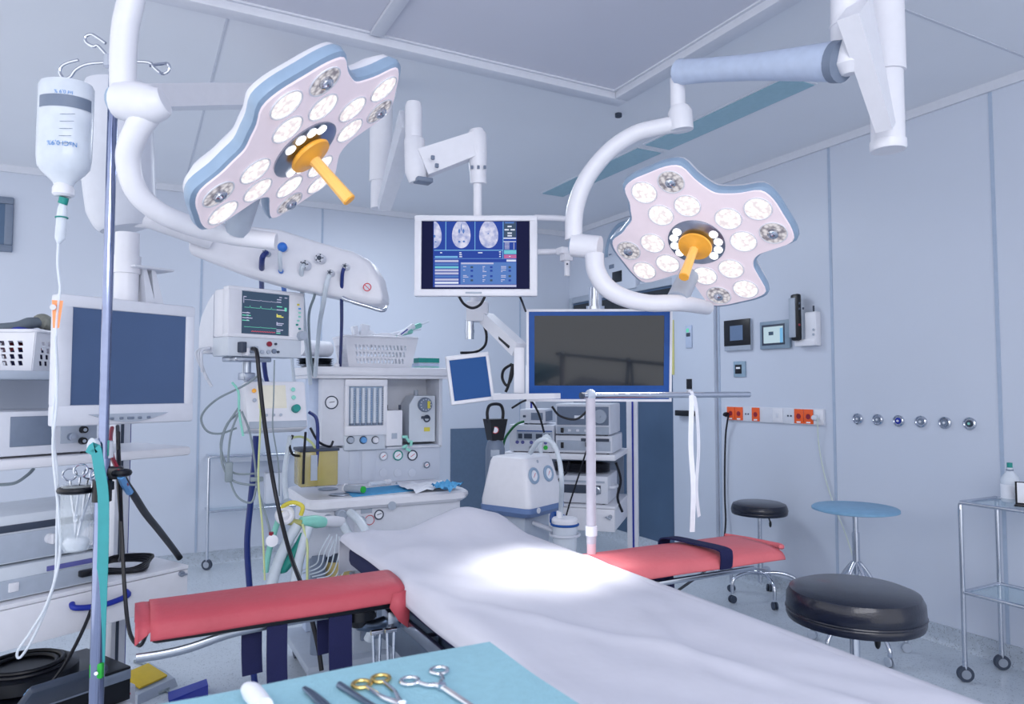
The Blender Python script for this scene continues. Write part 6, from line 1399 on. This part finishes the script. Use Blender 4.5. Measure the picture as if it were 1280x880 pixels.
# ================================================================== INSTRUMENT TABLE (foreground)
ZI = .98
k1 = atz(612, 802, ZI)
IX1, IY1 = k1.x, k1.y; IX0, IY0 = IX1 - 1.0, IY1 - .62
t = T('instrument_table', 'steel instrument table under the teal drape in the foreground', 'instrument table', ((IX0 + IX1) / 2, (IY0 + IY1) / 2, 0))
t.part('table_top', G().bx(IX0 + .02, IX1 - .02, IY0 + .02, IY1 - .02, ZI - .03, ZI - .006, .006), 'steel', world=True)
for x in (IX0 + .07, IX1 - .07):
    for y in (IY0 + .07, IY1 - .07):
        l = t.part('leg', G().cyl((x, y, .06), (x, y, ZI - .03), .014), 'chrome', world=True); t.part('caster', G().cyl((x - .012, y, .035), (x + .012, y, .035), .035).cyl((x, y, .04), (x, y, .07), .01), 'dgrey', l, world=True)
g = G(); n = 40; vs = []; 
def dz(x, y): return .0012 * math.sin(14 * x + 9 * y) + .0012 * math.sin(23 * y - 8 * x)
xs = [IX0 - .012, IX0 - .008, IX0] + [IX0 + (IX1 - IX0) * k / n for k in range(1, n)] + [IX1, IX1 + .008, IX1 + .012]
ys = [IY0 - .012, IY0 - .008, IY0] + [IY0 + (IY1 - IY0) * k / n for k in range(1, n)] + [IY1, IY1 + .008, IY1 + .012]
def hang(v, lo, hi): return 0 if lo <= v <= hi else (-.008 if min(abs(v - lo), abs(v - hi)) < .01 else -.09)
for x in xs:
    for y in ys:
        h = min(hang(x, IX0, IX1), hang(y, IY0, IY1)); vs.append(V((x + .004 * math.sin(y * 30) * (h < -.05), y + .004 * math.sin(x * 30) * (h < -.05), ZI + dz(x, y) + h)))
m_ = len(ys); g.raw(vs, [(i * m_ + j, i * m_ + j + 1, (i + 1) * m_ + j + 1, (i + 1) * m_ + j) for i in range(len(xs) - 1) for j in range(m_ - 1)])
single('instrument_drape', 'teal surgical drape over the foreground instrument table', 'drape', g, 'teal', ((IX0 + IX1) / 2, (IY0 + IY1) / 2, ZI))
ZT = ZI + .006
def iz_(x, y): return atz(x, y, ZT)
up = V((0, 0, 1))
forceps('gold-ringed needle holder, middle of instruments on teal drape', iz_(548, 918), iz_(452, 855), iz_(476, 848), .0125, 'chrome', .0028, None, up, .5, 'gold')
forceps('plain steel forceps with wide open rings, rightmost on teal drape', iz_(592, 884), iz_(512, 851), iz_(549, 838), .0125, 'chrome', .0028, None, up, .62)
single('dissecting_forceps', 'slim steel tweezers at left on teal drape', 'forceps', G().tube([iz_(379, 860), iz_(392, 872), iz_(420, 900)], [.002, .0035, .006], n=8).tube([iz_(381, 859), iz_(396, 870), iz_(424, 898)], [.002, .0035, .006], n=8), 'dsteel', iz_(400, 880))
g = G(); g.tube([iz_(424, 856), iz_(452, 874), iz_(498, 902)], [.005, .004, .004], n=8); single('scalpel_handle', 'dark-ended steel scalpel handle beside gold-ringed needle holder', 'scalpel', g, 'dsteel', iz_(450, 880))
g = G(); g.tube([iz_(308, 866) + V((0, 0, .006)), iz_(316, 874) + V((0, 0, .008)), iz_(330, 892) + V((0, 0, .008))], [.008, .013, .012], n=12); single('gauze_swab', 'rolled white gauze swab at left end of teal drape', 'gauze', g, 'paper', iz_(318, 880))

# ================================================================== WALL FITTINGS (right wall, local x runs toward the camera)
def wt(name, label, cat, px, py, group=None):
    y, z = RW(px, py); return T(name, label, cat, (XW, y, z), -90, group)
def wrect(t, g, x0, y0, x1, y1, dep, b=0, back=0):
    a, z1 = t.px(x0, y0); c, z0 = t.px(x1, y1); return g.bx(a, c, -dep, -back, z0, z1, b)
gl = ['small round gas outlet farthest from camera, first in the row', 'second round gas outlet from the sockets', 'round gas outlet with violet-blue ring, third from sockets', 'fourth round gas outlet from sockets, slotted face', 'fifth round gas outlet from sockets, slotted face', 'largest-looking round gas outlet at the right end of the row']
for k, (px, py) in enumerate(((1073, 523.5), (1098, 524.5), (1124, 526), (1152, 527), (1182, 528.5), (1213, 529.5))):
    t = wt('gas_outlet', gl[k], 'gas outlet', px, py, 'round gas outlets in the right wall'); r = .033
    g = G(); g.mi = 0; g.lathe([(r, 0), (r, .012), (r * .82, .016), (r * .8, .01), (0, .01)], (0, 0, 0), (0, -1, 0), 28); t.part('ring', g, 'chrome')
    g = G(); g.lathe([(r * .55, .008), (r * .55, .013), (0, .013)], (0, 0, 0), (0, -1, 0), 20); t.part('socket_face', g, 'blue' if k == 2 else ('dgrey' if k == 5 else 'grey'))
    t.part('center_pin', G().lathe([(r * .2, .013), (r * .2, .018), (0, .018)], (0, 0, 0), (0, -1, 0), 12), 'white2' if k < 5 else 'mint')
# socket strip
t = wt('socket_strip', 'white wall trunking with orange power sockets and switches', 'socket strip', 970, 522)
g = G(); a, z1 = t.px(970, 510.5); c, z0 = t.px(970, 531); x0 = t.px(908, 518)[0]; x1 = t.px(1032, 522)[0]
zz1, zz0 = t.px(960, 511)[1], t.px(960, 526)[1]
t.part('trunking', G().bx(x0, x1, -.014, 0, zz0 - .012, zz1 + .012, .003), 'white2')
def sock(px0, px1, m, name='socket'):
    a, c = t.px(px0, 518, -.014)[0], t.px(px1, 520, -.014)[0]; s = t.part(name, G().bx(a + .002, c - .002, -.02, -.0135, zz0 - .006, zz1 + .006, .002), m)
    return (a + c) / 2, s
for p0, p1 in ((909, 919), (919, 929), (940, 950), (993, 1005), (1005, 1017)):
    x, s = sock(p0, p1, 'socket', 'orange_socket'); t.part('recess', G().lathe([(.018, .02), (.018, .0215), (.016, .0215), (0, .0205)], (x, 0, (zz0 + zz1) / 2), (0, -1, 0), 20), 'redb', s); t.part('label_slip', G().bx(x - .016, x + .016, -.0212, -.0195, zz0 - .001, zz0 + .008), 'paper', s)
for p0, p1, m in ((966, 979, 'white'), (1018, 1030, 'white')):
    x, s = sock(p0, p1, m, 'switch_plate'); t.part('rocker', G().box((x, -.021, (zz0 + zz1) / 2), (.02, .006, .03), .002), 'white2', s)
for px in (934, 987):
    x = t.px(px, 520, -.014)[0]
    for s in (-.012, .012): t.part('earth_pin', G().lathe([(.006, .014), (.006, .018), (0, .018)], (x + s, 0, (zz0 + zz1) / 2), (0, -1, 0), 10), 'dgrey')
y, z = RW(912, 518)
t = T('mains_cable', 'black plug and cord hanging from leftmost orange wall socket', 'power cord', (XW - .02, y, z)); t.part('plug', G().lathe([(.018, 0), (.018, .02), (.012, .035), (0, .036)], (XW - .0215, y, z), (-1, 0, 0), 18), 'black', world=True)
def wp(px, py, off): return atx(px, py, XW - off)
t.part('cord', G().tube([wp(911, 518, .05), wp(909, 528, .05), wp(907, 545, .03), wp(906, 580, .025), wp(906, 620, .025), wp(907, 655, .04), wp(903, 690, .08)], .0065, n=8), 'cable', world=True)
y, z = RW(1023, 522)
t = T('mains_cable', 'white plug and thin white cord hanging from right end of socket strip', 'power cord', (XW - .02, y, z)); t.part('plug', G().lathe([(.018, 0), (.018, .02), (.012, .03), (0, .031)], (XW - .0245, y, z), (-1, 0, 0), 18), 'white2', world=True)
t.part('cord', G().tube([wp(1022, 523, .045), wp(1022, 534, .04), wp(1024, 560, .02), wp(1031, 595, .02), wp(1042, 630, .02), wp(1056, 665, .03), wp(1066, 695, .05), wp(1080, 740, .06)], .0045, n=8), mat('white_cord', (.78, .82, .80), .5), world=True)
t = wt('intercom_panel', 'black square wall panel with blue-grey display and silver lower strip', 'wall panel', 925, 418); g = wrect(t, G(), 908, 402, 941, 437, .025, .003); t.part('housing', g, 'lgrey'); t.part('black_face', wrect(t, G(), 908, 401.5, 941, 431, .028, .002, .02), 'black'); t.part('display', wrect(t, G(), 916, 408, 932, 425, .030, 0, .027), mat('dim_display', (.34, .42, .54), .3, emit=(.34, .42, .54), es=.3))
t = wt('touch_panel', 'small lit touch screen in grey frame on right wall', 'touch screen', 971, 418); t.part('frame', wrect(t, G(), 952, 403, 990, 435, .022, .006), mat('panel_grey', (.52, .60, .67), .4)); t.part('bezel', wrect(t, G(), 955, 407, 984, 430.5, .024, .001, .02), 'dgrey'); t.part('screen', wrect(t, G(), 957.5, 409.5, 982, 428, .0255, 0, .023), 'e_pale'); t.part('icon', wrect(t, G(), 964, 415, 970, 419, .0262, 0, .0252), 'e_dark'); t.part('blue_column', wrect(t, G(), 978, 410, 982, 428, .0262, 0, .0252), 'e_sky')
t = wt('phone_handset', 'grey and black handset in white wall cradle', 'phone', 1010, 400); t.part('cradle', wrect(t, G(), 1012, 391, 1027, 432, .05, .006), 'white'); t.part('cradle_base', wrect(t, G(), 1000, 425, 1026, 432, .055, .006), 'white')
hs = t.part('handset', wrect(t, G(), 998, 369, 1010, 426, .085, .015, .05), 'black'); t.part('keypad', wrect(t, G(), 997, 374, 1006, 422, .09, .003, .08), 'lgrey', hs)
for px, py in ((999.5, 379), (999.5, 386), (1004, 385.5), (999.5, 406)): x, z = t.px(px, py, -.09); t.part('key', G().box((x, -.091, z), (.014, .004, .014), .001), 'dgrey' if py < 400 else 'redb', hs)
x, z = t.px(1021, 391); t.part('antenna', G().cyl((x, -.03, z), (x, -.03, z + .045), .006), 'dgrey')
for py in (412, 418): x, z = t.px(1017, py, -.05); t.part('button', G().lathe([(.008, .05), (.008, .054), (0, .054)], (x, 0, z), (0, -1, 0), 12), 'lgrey')
t = wt('card_switch', 'small grey framed switch with black insert below black panel', 'wall switch', 925, 461); t.part('frame', wrect(t, G(), 918, 452, 933, 471, .012, .003), mat('switch_grey', (.56, .66, .74), .4)); t.part('insert', wrect(t, G(), 920.5, 456, 928.5, 467, .016, .001, .01), 'black'); t.part('white_mark', wrect(t, G(), 922, 459, 927, 461, .017, 0, .0155), 'paper')
y, z = RW(866, 421); t = T('door_switch', 'slim vertical switch with green light on pale door leaf', 'wall switch', (XW - .035, y, z), -90); t.part('plate', G().box((0, -.006, 0), (.07, .012, .18), .004), 'armblue'); t.part('green_light', G().box((-.008, -.0125, .05), (.03, .003, .03), .001), 'e_green'); t.part('dark_strip', G().box((0, -.0125, .015), (.045, .003, .03)), 'dgrey')
y, z = RW(847, 435); single('yellow_sign', 'narrow yellow notice strip on edge of dark doorway', 'sign', G().bx(XW - .04, XW - .036, yb + .005, yb + .035, z - .22, z + .23), mat('notice_yellow', (.80, .79, .52), .6), (XW - .038, yb + .02, z))
# clock above the door
t = wt('wall_clock', 'large round white wall clock partly behind right surgical lamp', 'clock', 781, 314); r = abs(t.px(757, 314)[0]); r = .255
g = G(); g.lathe([(r * .93, 0), (r * .93, .02), (0, .02)], (0, 0, 0), (0, -1, 0), 40); t.part('face', g, 'wall'); t.part('rim', G().torus((0, -.02, 0), (0, 1, 0), r, .02, 44, 8), 'bluegrey')
for k in range(12): a = k * PI / 6; t.part('hour_mark', G().box((r * .78 * math.sin(a), -.021, r * .78 * math.cos(a)), (.012, .003, .04), 0, Matrix.Rotation(a, 3, 'Y')), 'grey')
t.part('hour_hand', G().box((.04, -.023, .03), (.1, .003, .012), 0, Matrix.Rotation(-.6, 3, 'Y')), 'dgrey'); t.part('minute_hand', G().box((.0, -.025, .08), (.01, .003, .17)), 'dgrey')
t = wt('door_operator', 'pale box with dark window mounted over the dark doorway', 'door operator', 776, 340); t.part('housing', wrect(t, G(), 748, 326, 800, 360, .05, .008), 'wall'); t.part('dark_window', wrect(t, G(), 771, 341, 783, 352, .054, .002, .045), 'scrbig'); t.part('label_plate', wrect(t, G(), 767, 332, 773, 335.5, .053, 0, .045), 'grey')

# ------------------------------------------------------------------ groups of repeats
GR = {'surgical_light': 'ceiling-hung surgical lamps', 'stool': 'round stools right of the table', 'glass_trolley': 'chrome glass trolleys', 'display_monitor': 'flat display monitors',
      'gas_hose': 'hoses between pendant and anaesthesia machine', 'monitor_lead': 'patient monitor leads', 'monitor_cable': 'black monitor cables', 'power_cable': 'mains and device cables',
      'arm_board': 'armboards on the operating table', 'carton': 'cartons on anaesthesia machine', 'forceps': 'steel ring-handled instruments', 'plastic_basket': 'white slotted baskets',
      'endoscope_cable': 'cables through drip stand clamp', 'pouch': 'pouches in the left basket', 'ceiling_panel': 'teal glass ceiling panels', 'mains_cable': 'plugged cords at the wall sockets',
      'camera_control_unit': 'stacked camera units', 'syringe': 'syringes on anaesthesia machine', 'syringe_pack': 'syringe packs in white basket', 'foot_pedal': 'foot pedals by the left cart', 'suction_hose': 'suction pump hoses'}
for o in list(COL.objects):
    k = o.name.split('.')[0]
    if o.parent is None and o.get('label') and k in GR and not o.get('group'): o['group'] = GR[k]

# ================================================================== LIGHT
W = bpy.data.worlds.new('world'); SC.world = W; W.use_nodes = True
W.node_tree.nodes['Background'].inputs[0].default_value = (.925, .935, .98, 1); W.node_tree.nodes['Background'].inputs[1].default_value = 1.72
def area(name, loc, tgt, sx, sy, e, c):
    l = bpy.data.lights.new(name, 'AREA'); l.shape = 'RECTANGLE'; l.size = sx; l.size_y = sy; l.energy = e; l.color = c
    o = bpy.data.objects.new(name, l); COL.objects.link(o); o.location = loc; o.rotation_euler = (V(tgt) - V(loc)).to_track_quat('-Z', 'Y').to_euler()
area('fill_area_front', (-.2, -1.3, 2.85), (.9, 2.6, .9), 2.6, 1.4, 80, (.95, .95, 1.0))  # added soft fill from behind the camera, no ceiling fitting there
area('fill_area_rear', (2.0, 4.6, 2.93), (2.0, 4.6, 0), 1.2, .8, 34, (.84, .91, 1.0))  # added fill for the back of the room, bare ceiling above it
def spot(name, fr, e, tgt):
    c, n, x, y = fr; l = bpy.data.lights.new(name, 'SPOT'); l.energy = e; l.spot_size = R_(24); l.spot_blend = .9; l.shadow_soft_size = .12; l.color = (1, .97, .95)
    o = bpy.data.objects.new(name, l); COL.objects.link(o); p = c + n * .22; o.location = p; o.rotation_euler = (V(tgt) - p).to_track_quat('-Z', 'Y').to_euler()
hot = atz(690, 712, .87)
spot('lamp_beam_right', RL, 150, hot); spot('lamp_beam_left', LL, 75, hot + V((.05, .1, 0)))
SC.view_settings.view_transform = 'Standard'; SC.view_settings.look = 'None'; SC.view_settings.exposure = 0; SC.view_settings.gamma = 1
